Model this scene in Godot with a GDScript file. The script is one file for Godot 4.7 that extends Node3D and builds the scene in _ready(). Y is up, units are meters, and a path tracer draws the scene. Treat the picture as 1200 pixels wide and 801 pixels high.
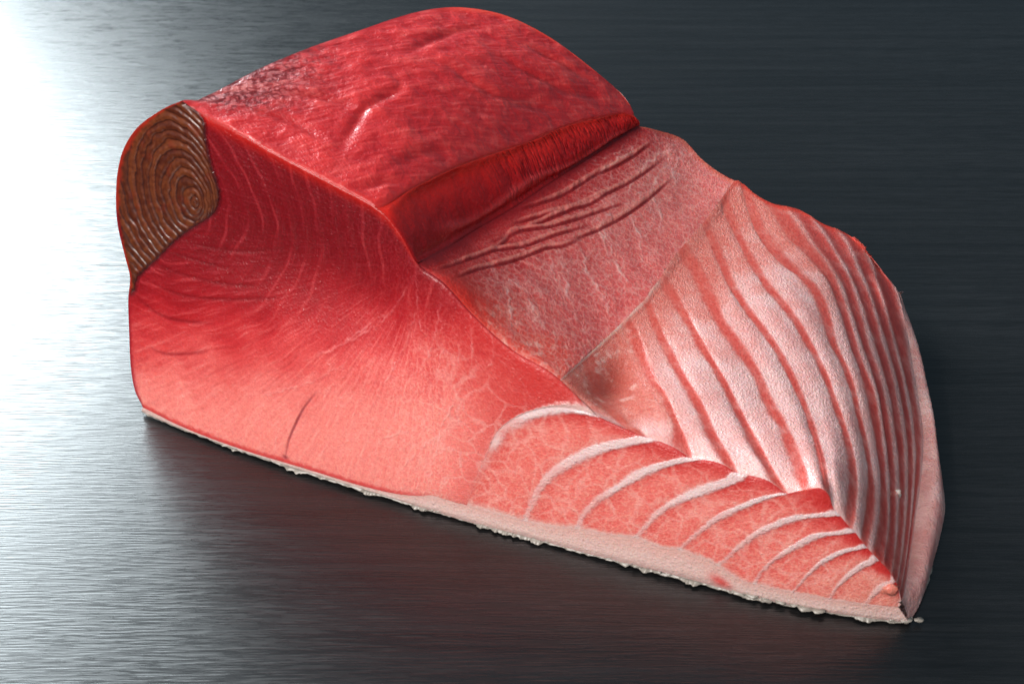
extends Node3D
# A block of raw tuna belly on a dark, wood-grained table top, lit by a large soft window-like lamp from behind on the left.

var curves := {}
var face_origin: Vector3
var face_along: Vector3
var face_up: Vector3
var face_out: Vector3
var face_level: Vector3
var face_bow: Vector4
var face_length: float
var noise_fine := FastNoiseLite.new()
var noise_mid := FastNoiseLite.new()
var noise_large := FastNoiseLite.new()
var noise_cells := FastNoiseLite.new()
var noise_ridge := FastNoiseLite.new()
var mats := {}
var vein_map: Raster
var seam_map: Raster
var vessel_map: Raster
var top_vein_map: Raster
var fold_map: Raster
var groove_map: Raster
var ridge_pts := PackedVector3Array()
var ridge_len := PackedFloat32Array()


# ---------------------------------------------------------------- a painted line map over a plane (metres)
class Raster:
	var x0: float
	var y0: float
	var cell: float
	var w: int
	var h: int
	var data := PackedFloat32Array()

	func _init(from: Vector2, to: Vector2, step: float) -> void:
		x0 = from.x
		y0 = from.y
		cell = step
		w = int((to.x - from.x) / step) + 2
		h = int((to.y - from.y) / step) + 2
		data.resize(w * h)

	func stroke(points: PackedVector2Array, radius: float, strength: float, taper := true, wobble: FastNoiseLite = null, coarse := 1.0) -> void:
		var total := 0.0
		for i in range(1, points.size()):
			total += points[i].distance_to(points[i - 1])
		var gone := 0.0
		for i in range(1, points.size()):
			var seg := points[i].distance_to(points[i - 1])
			var n := int(ceil(seg / cell))
			for k in n:
				var p := points[i - 1].lerp(points[i], float(k) / n)
				var t := (gone + seg * k / n) / total
				var s := strength * (sqrt(maxf(0.0, sin(PI * clampf(t, 0.02, 0.98)))) if taper else 1.0)
				var r := radius
				if wobble:
					p += Vector2(wobble.get_noise_2d(p.x * 250.0 * coarse, p.y * 250.0 * coarse), wobble.get_noise_2d(p.x * 250.0 * coarse + 77.0, p.y * 250.0 * coarse)) * radius * 1.2 / coarse
					s *= clampf(0.75 + 0.9 * wobble.get_noise_2d(p.x * 150.0 * coarse + 300.0, p.y * 150.0 * coarse), 0.1, 1.0)
					r *= clampf(0.9 + 0.9 * wobble.get_noise_2d(p.x * 150.0 * coarse, p.y * 150.0 * coarse + 500.0), 0.5, 1.6)
				dab(p, r, s)
			gone += seg

	func dab(p: Vector2, r: float, s: float) -> void:
		var reach := int(ceil(2.0 * r / cell))
		var ci := int((p.x - x0) / cell)
		var cj := int((p.y - y0) / cell)
		for j in range(maxi(0, cj - reach), mini(h, cj + reach + 1)):
			for i in range(maxi(0, ci - reach), mini(w, ci + reach + 1)):
				var dx := (x0 + i * cell - p.x) / r
				var dy := (y0 + j * cell - p.y) / r
				var v := s * exp(-dx * dx - dy * dy)
				if absf(v) > absf(data[j * w + i]):
					data[j * w + i] = v

	func at(x: float, y: float) -> float:
		var fx := (x - x0) / cell
		var fy := (y - y0) / cell
		if fx < 0.0 or fy < 0.0 or fx >= w - 1 or fy >= h - 1:
			return 0.0
		var i := int(fx)
		var j := int(fy)
		fx -= i
		fy -= j
		var k := j * w + i
		return lerpf(lerpf(data[k], data[k + 1], fx), lerpf(data[k + w], data[k + w + 1], fx), fy)


# ---------------------------------------------------------------- a grid of points that one piece of the surface is made of
class Grid:
	var nu: int
	var nv: int
	var us := PackedFloat32Array()
	var vs := PackedFloat32Array()
	var flat := PackedVector3Array()   # face patches: place along and up the cut
	var pos := PackedVector3Array()
	var nor := PackedVector3Array()
	var disp := PackedFloat32Array()
	var col := PackedColorArray()
	var part := PackedInt32Array()     # one per vertex
	var out: Vector3


func line(called: String, key: float, numbers: Array) -> void:
	var p := PackedVector3Array()
	for i in range(0, numbers.size(), 3):
		p.append(Vector3(numbers[i], numbers[i + 1], numbers[i + 2]) * 0.001)
	if not curves.has(called):
		curves[called] = []
	curves[called].append([key, p])


func resample(p: PackedVector3Array, n: int, curve_at: PackedFloat32Array = PackedFloat32Array()) -> PackedVector3Array:
	# a smooth curve through p, n points evenly by length (or at the given shares of the length)
	var fine := PackedVector3Array()
	var last := p.size() - 1
	for i in last:
		var a := p[maxi(0, i - 1)]
		var b := p[i]
		var c := p[i + 1]
		var d := p[mini(last, i + 2)]
		if i == 0:
			a = b * 2.0 - c
		if i == last - 1:
			d = c * 2.0 - b
		var tb := (c - a) * 0.5
		var tc := (d - b) * 0.5
		var lim := b.distance_to(c)
		tb = tb.limit_length(lim)
		tc = tc.limit_length(lim)
		for k in 24:
			var t := k / 24.0
			var t2 := t * t
			var t3 := t2 * t
			fine.append(b * (2 * t3 - 3 * t2 + 1) + tb * (t3 - 2 * t2 + t) + c * (3 * t2 - 2 * t3) + tc * (t3 - t2))
	fine.append(p[last])
	var at := PackedFloat32Array([0.0])
	for i in range(1, fine.size()):
		at.append(at[i - 1] + fine[i].distance_to(fine[i - 1]))
	var total := at[at.size() - 1]
	var res := PackedVector3Array()
	var j := 0
	for k in n:
		var want := total * (curve_at[k] if curve_at.size() else k / (n - 1.0))
		while j < fine.size() - 2 and at[j + 1] < want:
			j += 1
		var seg := maxf(at[j + 1] - at[j], 1e-9)
		res.append(fine[j].lerp(fine[j + 1], clampf((want - at[j]) / seg, 0.0, 1.0)))
	return res


func loft(called: String, nu: int, nv: int, out: Vector3, on_face := false) -> Grid:
	var g := Grid.new()
	g.nu = nu
	g.nv = nv
	g.out = out
	var list: Array = curves[called]
	var keys := PackedFloat32Array()
	var rows := []
	for c in list:
		keys.append(c[0])
		rows.append(resample(c[1], nv))
	var n := keys.size()
	# columns spread evenly by the mean width between neighbouring curves
	var wide := PackedFloat32Array([0.0])
	for k in range(1, n):
		var s := 0.0
		for q in 5:
			s += rows[k][q * (nv - 1) / 4].distance_to(rows[k - 1][q * (nv - 1) / 4])
		wide.append(wide[k - 1] + maxf(s / 5.0, 0.0004))
	var seg := 0
	var seg_of := PackedInt32Array()
	var t_of := PackedFloat32Array()
	for i in nu:
		var want := wide[n - 1] * i / (nu - 1.0)
		while seg < n - 2 and wide[seg + 1] < want:
			seg += 1
		var t := clampf((want - wide[seg]) / (wide[seg + 1] - wide[seg]), 0.0, 1.0)
		seg_of.append(seg)
		t_of.append(t)
		g.us.append(lerpf(keys[seg], keys[seg + 1], t))
	for j in nv:
		g.vs.append(j / (nv - 1.0))
	var pts := PackedVector3Array()
	pts.resize(nu * nv)
	for j in nv:
		var tang := PackedVector3Array()
		for k in n:
			if k == 0:
				tang.append((rows[1][j] - rows[0][j]) / (keys[1] - keys[0]))
			elif k == n - 1:
				tang.append((rows[k][j] - rows[k - 1][j]) / (keys[k] - keys[k - 1]))
			else:
				var h0 := keys[k] - keys[k - 1]
				var h1 := keys[k + 1] - keys[k]
				var d0: Vector3 = (rows[k][j] - rows[k - 1][j]) / h0
				var d1: Vector3 = (rows[k + 1][j] - rows[k][j]) / h1
				var m := (d0 * h1 + d1 * h0) / (h0 + h1)
				m = m.limit_length(2.0 * minf(d0.length(), d1.length()))
				tang.append(m)
		for i in nu:
			var s := seg_of[i]
			var t := t_of[i]
			var h := keys[s + 1] - keys[s]
			var t2 := t * t
			var t3 := t2 * t
			var a: Vector3 = rows[s][j]
			var b: Vector3 = rows[s + 1][j]
			pts[j * nu + i] = a * (2 * t3 - 3 * t2 + 1) + tang[s] * (h * (t3 - 2 * t2 + t)) + b * (3 * t2 - 2 * t3) + tang[s + 1] * (h * (t3 - t2))
	if on_face:
		g.flat = pts
		g.pos.resize(nu * nv)
		for k in nu * nv:
			g.pos[k] = on_cut(pts[k])
	else:
		g.pos = pts
	g.disp.resize(nu * nv)
	g.col.resize(nu * nv)
	g.part.resize(nu * nv)
	g.nor = normals(g)
	return g


func on_cut(p: Vector3) -> Vector3:
	# the cut is a slightly bowed sheet: p is the place along it, up it and out of it
	var t := clampf(p.x / face_length, 0.0, 1.0)
	var bow := t * (1.0 - t) * (face_bow.x + t * (face_bow.y + t * (face_bow.z + t * face_bow.w)))
	return face_origin + face_along * p.x + face_up * p.y + face_out * p.z + face_level * bow


func border(g: Grid, side: int) -> PackedVector3Array:
	var res := PackedVector3Array()
	for q in (g.nu if side < 2 else g.nv):
		res.append(g.pos[place(g, side, q, 0)])
	return res


func place(g: Grid, side: int, q: int, r: int) -> int:
	match side:
		0:
			return r * g.nu + q
		1:
			return (g.nv - 1 - r) * g.nu + q
		2:
			return q * g.nu + r
	return q * g.nu + g.nu - 1 - r


# Moves a border of the grid on to a line that a neighbour has there, so that no gap is left between them.
func snap(g: Grid, side: int, to: PackedVector3Array, from_q := 0, to_q := 1 << 30) -> void:
	var n := g.nu if side < 2 else g.nv
	var deep := g.nv if side < 2 else g.nu
	for q in range(from_q, mini(n, to_q)):
		var p := g.pos[place(g, side, q, 0)]
		var best := 0
		var d := 1e9
		for k in to.size():
			var dk := to[k].distance_squared_to(p)
			if dk < d:
				d = dk
				best = k
		var near := to[best]
		for k in [best - 1, best]:
			if k >= 0 and k + 1 < to.size():
				var c := Geometry3D.get_closest_point_to_segment(p, to[k], to[k + 1])
				if c.distance_squared_to(p) < near.distance_squared_to(p):
					near = c
		var delta := near - p
		if delta.length() > 0.012:
			continue
		for r in deep:
			var w := pow(1.0 - r / (deep - 1.0), 4.0)
			if w < 0.002:
				break
			g.pos[place(g, side, q, r)] += delta * w


# Rounds a border of the grid: side 0 is its first row, 1 the last row, 2 the first column, 3 the last column.
func round_edge(g: Grid, side: int, inward: Callable, amount: float, radius: float) -> void:
	var n := g.nu if side < 2 else g.nv
	var deep := g.nv if side < 2 else g.nu
	for q in n:
		var dir: Vector3 = inward.call(g.us[q] if side < 2 else g.vs[q])
		var run := 0.0
		var before := Vector3.ZERO
		for r in deep:
			var k := place(g, side, q, r)
			if r:
				run += g.pos[k].distance_to(before)
			before = g.pos[k]
			if run > radius * 4.0:
				break
			g.pos[k] -= dir * amount * exp(-run / radius)


func normals(g: Grid) -> PackedVector3Array:
	var res := PackedVector3Array()
	var nu := g.nu
	res.resize(nu * g.nv)
	var pos := g.pos
	var flip := 0.0
	for j in g.nv:
		var j0 := maxi(0, j - 1) * nu
		var j1 := mini(g.nv - 1, j + 1) * nu
		for i in nu:
			var du := pos[j * nu + mini(nu - 1, i + 1)] - pos[j * nu + maxi(0, i - 1)]
			var dv := pos[j1 + i] - pos[j0 + i]
			var n := du.cross(dv)
			var l := n.length()
			res[j * nu + i] = n / l if l > 1e-14 else Vector3.ZERO
			flip += res[j * nu + i].dot(g.out)
	if flip < 0.0:
		for k in res.size():
			res[k] = -res[k]
	for k in res.size():
		if res[k] == Vector3.ZERO:
			res[k] = g.out
	return res


func displace(g: Grid) -> void:
	for k in g.pos.size():
		g.pos[k] += g.nor[k] * g.disp[k]
	g.nor = normals(g)


# Cuts the grid into the meshes of its parts; the border is turned inwards by `skirt`, so that every part has an edge with thickness.
func cut(g: Grid, skirt := 0.004, bare := []) -> Dictionary:
	var nu := g.nu + 2
	var nv := g.nv + 2
	var pos := PackedVector3Array()
	var nor := PackedVector3Array()
	var col := PackedColorArray()
	var part := PackedInt32Array()
	pos.resize(nu * nv)
	nor.resize(nu * nv)
	col.resize(nu * nv)
	part.resize(nu * nv)
	for j in nv:
		for i in nu:
			var k := clampi(j - 1, 0, g.nv - 1) * g.nu + clampi(i - 1, 0, g.nu - 1)
			var q := j * nu + i
			var rim := i == 0 or j == 0 or i == nu - 1 or j == nv - 1
			if j == 0 and 0 in bare or j == nv - 1 and 1 in bare or i == 0 and 2 in bare or i == nu - 1 and 3 in bare:
				rim = false
			pos[q] = g.pos[k] - g.nor[k] * skirt if rim else g.pos[k]
			nor[q] = g.nor[k]
			col[q] = g.col[k]
			part[q] = g.part[k]
	# which way round the triangles go
	var turn := 0.0
	for j in range(1, nv - 2, 7):
		for i in range(1, nu - 2, 7):
			var q := j * nu + i
			turn += (pos[q + nu] - pos[q]).cross(pos[q + 1] - pos[q]).dot(nor[q]) * 1e6
	var lists := {}
	for j in nv - 1:
		for i in nu - 1:
			var a := j * nu + i
			var ci := clampi(i, 1, nu - 2)
			var cj := clampi(j, 1, nv - 2)
			var id := part[cj * nu + ci]
			if not lists.has(id):
				lists[id] = PackedInt32Array()
			lists[id].append(a)
	var res := {}
	for id in lists:
		var where := PackedInt32Array()
		where.resize(nu * nv)
		where.fill(-1)
		var p := PackedVector3Array()
		var n := PackedVector3Array()
		var c := PackedColorArray()
		var idx := PackedInt32Array()
		for a in lists[id]:
			for v in [a, a + 1, a + nu, a + nu + 1]:
				if where[v] < 0:
					where[v] = p.size()
					p.append(pos[v])
					n.append(nor[v])
					c.append(col[v])
			var q0 := where[a]
			var q1 := where[a + 1]
			var q2 := where[a + nu]
			var q3 := where[a + nu + 1]
			if turn > 0.0:
				idx.append_array(PackedInt32Array([q0, q1, q2, q1, q3, q2]))
			else:
				idx.append_array(PackedInt32Array([q0, q2, q1, q1, q2, q3]))
		var arrays := []
		arrays.resize(Mesh.ARRAY_MAX)
		arrays[Mesh.ARRAY_VERTEX] = p
		arrays[Mesh.ARRAY_NORMAL] = n
		arrays[Mesh.ARRAY_COLOR] = c
		arrays[Mesh.ARRAY_INDEX] = idx
		var m := ArrayMesh.new()
		m.add_surface_from_arrays(Mesh.PRIMITIVE_TRIANGLES, arrays)
		res[id] = m
	return res


func piece(called: String, mesh: Mesh, material: Material, parent: Node3D, label := "") -> MeshInstance3D:
	var o := MeshInstance3D.new()
	var n := 0
	var wanted := called
	while parent.has_node(wanted):
		n += 1
		wanted = "%s_%03d" % [called, n]
	o.name = wanted
	o.mesh = mesh
	o.material_override = material
	if label:
		o.set_meta("label", label)
	parent.add_child(o, true)
	return o


func sm(a: float, b: float, x: float) -> float:
	return smoothstep(a, b, x)


func tone(r: float, gr: float, b: float) -> Color:
	return Color(r / 255.0, gr / 255.0, b / 255.0)


func make_noise(n: FastNoiseLite, s: int, type: int, freq: float, octaves: int) -> void:
	n.seed = s
	n.noise_type = type
	n.frequency = freq
	n.fractal_octaves = octaves
	n.fractal_type = FastNoiseLite.FRACTAL_FBM if octaves > 1 else FastNoiseLite.FRACTAL_NONE


# ---------------------------------------------------------------- materials
func relief(freq: float, s: int, octaves := 3, size := 512) -> NoiseTexture2D:
	var n := FastNoiseLite.new()
	make_noise(n, s, FastNoiseLite.TYPE_SIMPLEX_SMOOTH, freq, octaves)
	var t := NoiseTexture2D.new()
	t.width = size
	t.height = size
	t.seamless = true
	t.noise = n
	return t


func ramp(stops: Array) -> Gradient:
	var g := Gradient.new()
	g.offsets = PackedFloat32Array(stops.map(func(s): return s[0]))
	g.colors = PackedColorArray(stops.map(func(s): return s[1]))
	return g


func beads(s: int) -> NoiseTexture2D:
	# a fine wet grain with a few sharp beads that catch the light
	var t := relief(0.075, s, 3, 768)
	t.color_ramp = ramp([[0.0, Color(0, 0, 0)], [0.6, Color(0.2, 0.2, 0.2)], [0.74, Color(0.3, 0.3, 0.3)], [1.0, Color(1, 1, 1)]])
	return t


func net_texture(s: int, freq: float, line_width: float, cell_tone: Color) -> NoiseTexture2D:
	# pale threads between darker cells
	var n := FastNoiseLite.new()
	n.seed = s
	n.noise_type = FastNoiseLite.TYPE_CELLULAR
	n.cellular_return_type = FastNoiseLite.RETURN_DISTANCE2_SUB
	n.frequency = freq
	n.fractal_type = FastNoiseLite.FRACTAL_FBM
	n.fractal_octaves = 2
	n.fractal_gain = 0.45
	n.domain_warp_enabled = true
	n.domain_warp_amplitude = 26.0
	n.domain_warp_frequency = 0.02
	var t := NoiseTexture2D.new()
	t.width = 1024
	t.height = 1024
	t.seamless = true
	t.noise = n
	t.color_ramp = ramp([[0.0, Color.WHITE], [line_width * 0.5, Color.WHITE.lerp(cell_tone, 0.3)], [line_width, cell_tone], [1.0, cell_tone * Color(0.95, 0.92, 0.92)]])
	return t


func wet(rough: float, bump: NoiseTexture2D, height_cm: float, scale: float, coat: float, sss: float, spec := 0.5) -> StandardMaterial3D:
	var m := StandardMaterial3D.new()
	m.vertex_color_use_as_albedo = true
	m.vertex_color_is_srgb = true
	m.roughness = rough
	m.metallic_specular = spec
	m.uv1_triplanar = true
	m.uv1_scale = Vector3.ONE * scale
	m.heightmap_enabled = true
	m.heightmap_texture = bump
	m.heightmap_scale = height_cm
	if coat > 0.0:
		m.clearcoat_enabled = true
		m.clearcoat = coat
		m.clearcoat_roughness = 0.12
	if sss > 0.0:
		m.subsurf_scatter_enabled = true
		m.subsurf_scatter_strength = sss
	return m


func make_materials() -> void:
	var fine := relief(0.06, 3, 3)
	var coarse := relief(0.03, 8, 4)
	var bead := beads(14)
	mats.flesh = wet(0.40, bead, 0.05, 9.0, 0.25, FLESH_SSS, 0.38)
	mats.flesh.albedo_texture = net_texture(3, 0.028, 0.26, Color(0.98, 0.93, 0.93))
	mats.dark = wet(0.3, coarse, 0.012, 9.0, 0.5, 0.0)
	mats.loin = wet(0.38, bead, 0.032, 12.0, 0.5, FLESH_SSS)
	mats.lining = wet(0.46, bead, 0.05, 9.0, 0.15, FLESH_SSS, 0.4)
	mats.fat = wet(0.36, bead, 0.09, 9.0, 0.4, 0.2)
	mats.muscle = wet(0.45, bead, 0.05, 9.0, 0.2, 0.2)
	mats.muscle.albedo_texture = net_texture(9, 0.034, 0.34, Color(0.98, 0.88, 0.87))
	mats.skin = wet(0.4, fine, 0.04, 9.0, 0.2, 0.0)
	var s := StandardMaterial3D.new()
	s.albedo_color = tone(150, 142, 132)
	s.roughness = 0.3
	s.clearcoat_enabled = true
	s.clearcoat = 0.6
	s.backlight_enabled = true
	s.backlight = Color(0.35, 0.35, 0.33)
	mats.scale = s


const FLESH_SSS := 0.35


const DETAIL := 1.0


func _ready() -> void:
	# ------------------------------------------------ camera, air, lamps, exposure
	var cam := Camera3D.new()
	cam.name = "camera"
	var lens := CameraAttributesPhysical.new()
	lens.frustum_focal_length = 56.4556
	lens.frustum_focus_distance = 0.98
	lens.exposure_aperture = 13.0
	lens.frustum_near = 0.05
	lens.frustum_far = 60.0
	cam.attributes = lens
	cam.position = Vector3(0, 1.05 * sin(deg_to_rad(38.0)), 1.05 * cos(deg_to_rad(38.0)))
	cam.rotation_degrees = Vector3(-38, 0, 0)
	cam.fov = 24.0
	cam.near = 0.05
	cam.far = 60.0
	add_child(cam)
	cam.current = true

	var env := Environment.new()
	env.background_mode = Environment.BG_COLOR
	env.background_color = Color(0.30, 0.38, 0.43)
	env.background_energy_multiplier = 1.0
	env.tonemap_mode = Environment.TONE_MAPPER_LINEAR
	env.tonemap_exposure = 1.12
	env.sdfgi_enabled = true
	env.ssao_enabled = true
	env.ssil_enabled = true
	var we := WorldEnvironment.new()
	we.environment = env
	add_child(we)

	lamp("window_light", Vector3(-1.28, 0.79, -1.18), Vector3(-0.1, 0.05, -0.1), Vector2(1.3, 1.35), 13.0, Color(0.95, 1.0, 1.02), 21.0)
	lamp("reflector_light", Vector3(-0.85, 0.95, 1.2), Vector3(-0.05, 0.06, 0.1), Vector2(0.8, 0.6), 2.6, Color(1.0, 0.97, 0.95))
	lamp("top_fill_light", Vector3(-0.1, 1.7, 0.6), Vector3(0.05, 0.0, 0.1), Vector2(0.9, 0.7), 1.0, Color(1.0, 0.98, 0.96))  # added overhead fill that brightens the upward faces

	face_data()
	make_noise(noise_fine, 1, FastNoiseLite.TYPE_SIMPLEX_SMOOTH, 1.0, 2)
	make_noise(noise_mid, 2, FastNoiseLite.TYPE_SIMPLEX_SMOOTH, 1.0, 3)
	make_noise(noise_large, 4, FastNoiseLite.TYPE_SIMPLEX_SMOOTH, 1.0, 2)
	make_noise(noise_ridge, 6, FastNoiseLite.TYPE_SIMPLEX_SMOOTH, 1.0, 2)
	noise_ridge.fractal_type = FastNoiseLite.FRACTAL_RIDGED
	make_noise(noise_cells, 7, FastNoiseLite.TYPE_CELLULAR, 1.0, 1)
	noise_cells.cellular_return_type = FastNoiseLite.RETURN_DISTANCE2_SUB
	noise_cells.cellular_jitter = 1.0
	make_materials()
	make_table()
	make_tuna()


func lamp(called: String, at: Vector3, towards: Vector3, size: Vector2, energy: float, tint: Color, roll := 0.0) -> void:
	var l := AreaLight3D.new()
	l.name = called
	l.area_size = size
	l.light_energy = energy
	l.light_color = tint
	l.shadow_enabled = true
	l.set("area_range", 8.0)
	add_child(l)
	l.look_at_from_position(at, towards)
	l.rotate_object_local(Vector3(0, 0, 1), deg_to_rad(roll))


func make_table() -> void:
	# a table top of 3.2 by 2.4 m, 4 cm thick, with a rounded front edge out of view
	var st := SurfaceTool.new()
	st.begin(Mesh.PRIMITIVE_TRIANGLES)
	var hx := 1.7
	var zf := 0.75
	var zb := -1.75
	var top: Array[Vector3] = [Vector3(-hx, 0, zb), Vector3(hx, 0, zb), Vector3(hx, 0, zf), Vector3(-hx, 0, zf)]
	var bottom: Array[Vector3] = []
	for p in top:
		bottom.append(p - Vector3(0, 0.04, 0))
	var quads := [[top[0], top[1], top[2], top[3]], [bottom[3], bottom[2], bottom[1], bottom[0]]]
	for k in 4:
		quads.append([top[(k + 1) % 4], top[k], bottom[k], bottom[(k + 1) % 4]])
	for q in quads:
		var n: Vector3 = (q[2] - q[0]).cross(q[1] - q[0]).normalized()
		for k in [0, 1, 2, 0, 2, 3]:
			st.set_normal(n)
			st.add_vertex(q[k])
	var m := StandardMaterial3D.new()
	m.albedo_color = Color(0.115, 0.115, 0.12)
	m.uv1_triplanar = true
	m.uv1_world_triplanar = true
	m.uv1_scale = Vector3(0.45, 2.0, 2.6)
	m.roughness = 1.0
	m.metallic_specular = 0.56
	m.heightmap_enabled = true
	m.heightmap_scale = 0.013
	# the grain: long pores that run along x; each row of the picture is shifted noise
	var grain := grain_image()
	m.heightmap_texture = ImageTexture.create_from_image(grain[0])
	m.roughness_texture = ImageTexture.create_from_image(grain[1])
	m.albedo_texture = ImageTexture.create_from_image(grain[2])
	var o := MeshInstance3D.new()
	o.name = "tabletop"
	o.mesh = st.commit()
	o.material_override = m
	o.set_meta("kind", "structure")
	o.set_meta("label", "dark brown wood-grained table top under the block of tuna")
	add_child(o, true)


func grain_image() -> Array:
	# 2048 pixels over 2.22 m along the grain, 1024 over 0.385 m across it
	var w := 1024
	var h := 1024
	var hi := Image.create(w, h, false, Image.FORMAT_L8)
	var ro := Image.create(w, h, false, Image.FORMAT_L8)
	var al := Image.create(w, h, false, Image.FORMAT_RGB8)
	var pores := FastNoiseLite.new()
	make_noise(pores, 21, FastNoiseLite.TYPE_SIMPLEX_SMOOTH, 1.0, 1)
	var bands := FastNoiseLite.new()
	make_noise(bands, 33, FastNoiseLite.TYPE_SIMPLEX_SMOOTH, 1.0, 2)
	for y in h:
		# the picture repeats: it is sampled round a cylinder of its height
		var ang := TAU * y / h
		for x in w:
			var ax := TAU * x / w
			# torus-like wrap in 3D: across the grain on a circle of 26 units, along it a slow circle
			var wave := 0.35 * sin(ax * 2.0 + 3.0 * sin(ang)) + 0.2 * sin(ax * 5.0 + ang * 4.0)
			var c := cos(ang + wave * 0.03) * 60.0
			var s := sin(ang + wave * 0.03) * 60.0
			var lx := 18.0 * cos(ax)
			var ly := 18.0 * sin(ax)
			var a := pores.get_noise_3d(c + lx * 0.6, s + ly * 0.6, lx * 0.34 + ly * 0.2)
			var b := pores.get_noise_3d(c * 1.7 + ly * 1.2, s * 1.7 - lx * 1.2, lx * 0.7 + 40.0)
			var d := bands.get_noise_3d(c * 0.15, s * 0.15, ly * 0.12 + lx * 0.08)
			var groove := sm(0.1, 0.45, a) * 0.7 + sm(0.15, 0.5, b) * 0.5
			var height := clampf(0.85 - 0.6 * groove + 0.05 * d, 0.0, 1.0)
			hi.set_pixel(x, y, Color(height, height, height))
			var rough := clampf(0.26 + 0.14 * groove + 0.02 * d, 0.0, 1.0)
			ro.set_pixel(x, y, Color(rough, rough, rough))
			var k := clampf(0.88 + 0.12 * d - 0.4 * groove, 0.2, 1.0)
			al.set_pixel(x, y, Color(k, k, k))
	return [hi, ro, al]


# ---------------------------------------------------------------- the tuna
func points2(called: String, i: int, fx: bool) -> PackedVector2Array:
	var res := PackedVector2Array()
	for p in resample(curves[called][i][1], 40):
		res.append(Vector2(p.x, p.y) if fx else Vector2(p.x, p.z))
	return res


func make_maps() -> void:
	vein_map = Raster.new(Vector2(-0.06, -0.01), Vector2(0.5, 0.26), 0.0004)
	seam_map = Raster.new(Vector2(-0.06, -0.01), Vector2(0.5, 0.26), 0.0004)
	vessel_map = Raster.new(Vector2(-0.06, -0.01), Vector2(0.5, 0.26), 0.0004)
	top_vein_map = Raster.new(Vector2(-0.26, -0.2), Vector2(0.28, 0.27), 0.0004)
	fold_map = Raster.new(Vector2(-0.26, -0.2), Vector2(0.28, 0.27), 0.0005)
	groove_map = Raster.new(Vector2(-0.26, -0.2), Vector2(0.28, 0.27), 0.0006)
	for i in curves.veins.size():
		vein_map.stroke(points2("veins", i, true), 0.0006, 0.75, true, noise_large, 0.6)
	for i in curves.seams.size():
		seam_map.stroke(points2("seams", i, true), 0.0011, 0.6)
	vessel_map.stroke(points2("vessel", 0, true), 0.0007, 0.8)
	vessel_map.dab(points2("vessel", 0, true)[39], 0.0018, 0.8)
	for i in curves.membrane_veins.size():
		top_vein_map.stroke(points2("membrane_veins", i, false), 0.0009, 1.0, true, noise_large, 0.5)
	for i in curves.folds.size():
		fold_map.stroke(points2("folds", i, false), 0.0016, 1.0)
	for i in curves.loin_grooves.size():
		groove_map.stroke(points2("loin_grooves", i, false), 0.0034, 0.6)
	# fine branches of the belly membrane, grown from the traced veins
	var rng := RandomNumberGenerator.new()
	rng.seed = 5
	for i in curves.membrane_veins.size():
		var src := points2("membrane_veins", i, false)
		for k in 22:
			var p := src[rng.randi_range(4, 35)]
			var dir := Vector2.from_angle(rng.randf() * TAU)
			var pts := PackedVector2Array([p])
			for s in 9:
				dir = dir.rotated(rng.randf_range(-0.5, 0.5))
				p += dir * 0.0022
				pts.append(p)
			top_vein_map.stroke(pts, 0.0005, rng.randf_range(0.25, 0.6), true, noise_mid)
	var fat_root := points2("veins", 0, true)
	for k in 110:
		# threads of fat that fan out over the cut from below the crease
		var a := Vector2(rng.randf_range(0.10, 0.30), rng.randf_range(0.02, 0.125))
		if a.x < 0.16 and a.y > 0.07:
			continue
		var dir := (a - fat_root[0]).normalized()
		var pts := PackedVector2Array([a])
		for s in 8:
			dir = dir.rotated(rng.randf_range(-0.22, 0.22))
			a += dir * 0.0028
			pts.append(a)
		vein_map.stroke(pts, 0.00045, rng.randf_range(0.2, 0.5), true, noise_mid)


func dark_ring(p: Vector2, focus: Vector2) -> float:
	# rings that lie closer together on the side of the crease
	var d := p - focus
	d.y *= 0.72
	var s := Vector2(-0.42, 0.12)
	var ds := d.dot(s)
	var k := 1.0 - s.length_squared()
	return (-ds + sqrt(ds * ds + k * d.length_squared())) / k


func in_outline(p: Vector2, poly: PackedVector2Array) -> bool:
	return Geometry2D.is_point_in_polygon(p, poly)


func outline_distance(p: Vector2, poly: PackedVector2Array) -> float:
	var best := 1.0
	for i in poly.size():
		best = minf(best, p.distance_to(Geometry2D.get_closest_point_to_segment(p, poly[i], poly[(i + 1) % poly.size()])))
	return best


func mesh_lines(p: Vector3, scale: float) -> float:
	# 1 on the threads of a fine net, 0 inside its cells
	var q := p * scale
	q += Vector3(noise_mid.get_noise_3dv(q * 0.4), noise_mid.get_noise_3dv(q * 0.4 + Vector3(50, 0, 0)), 0.0) * 0.9
	var c := noise_cells.get_noise_3dv(q)
	return 1.0 - sm(-0.99, -0.76, c)


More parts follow.
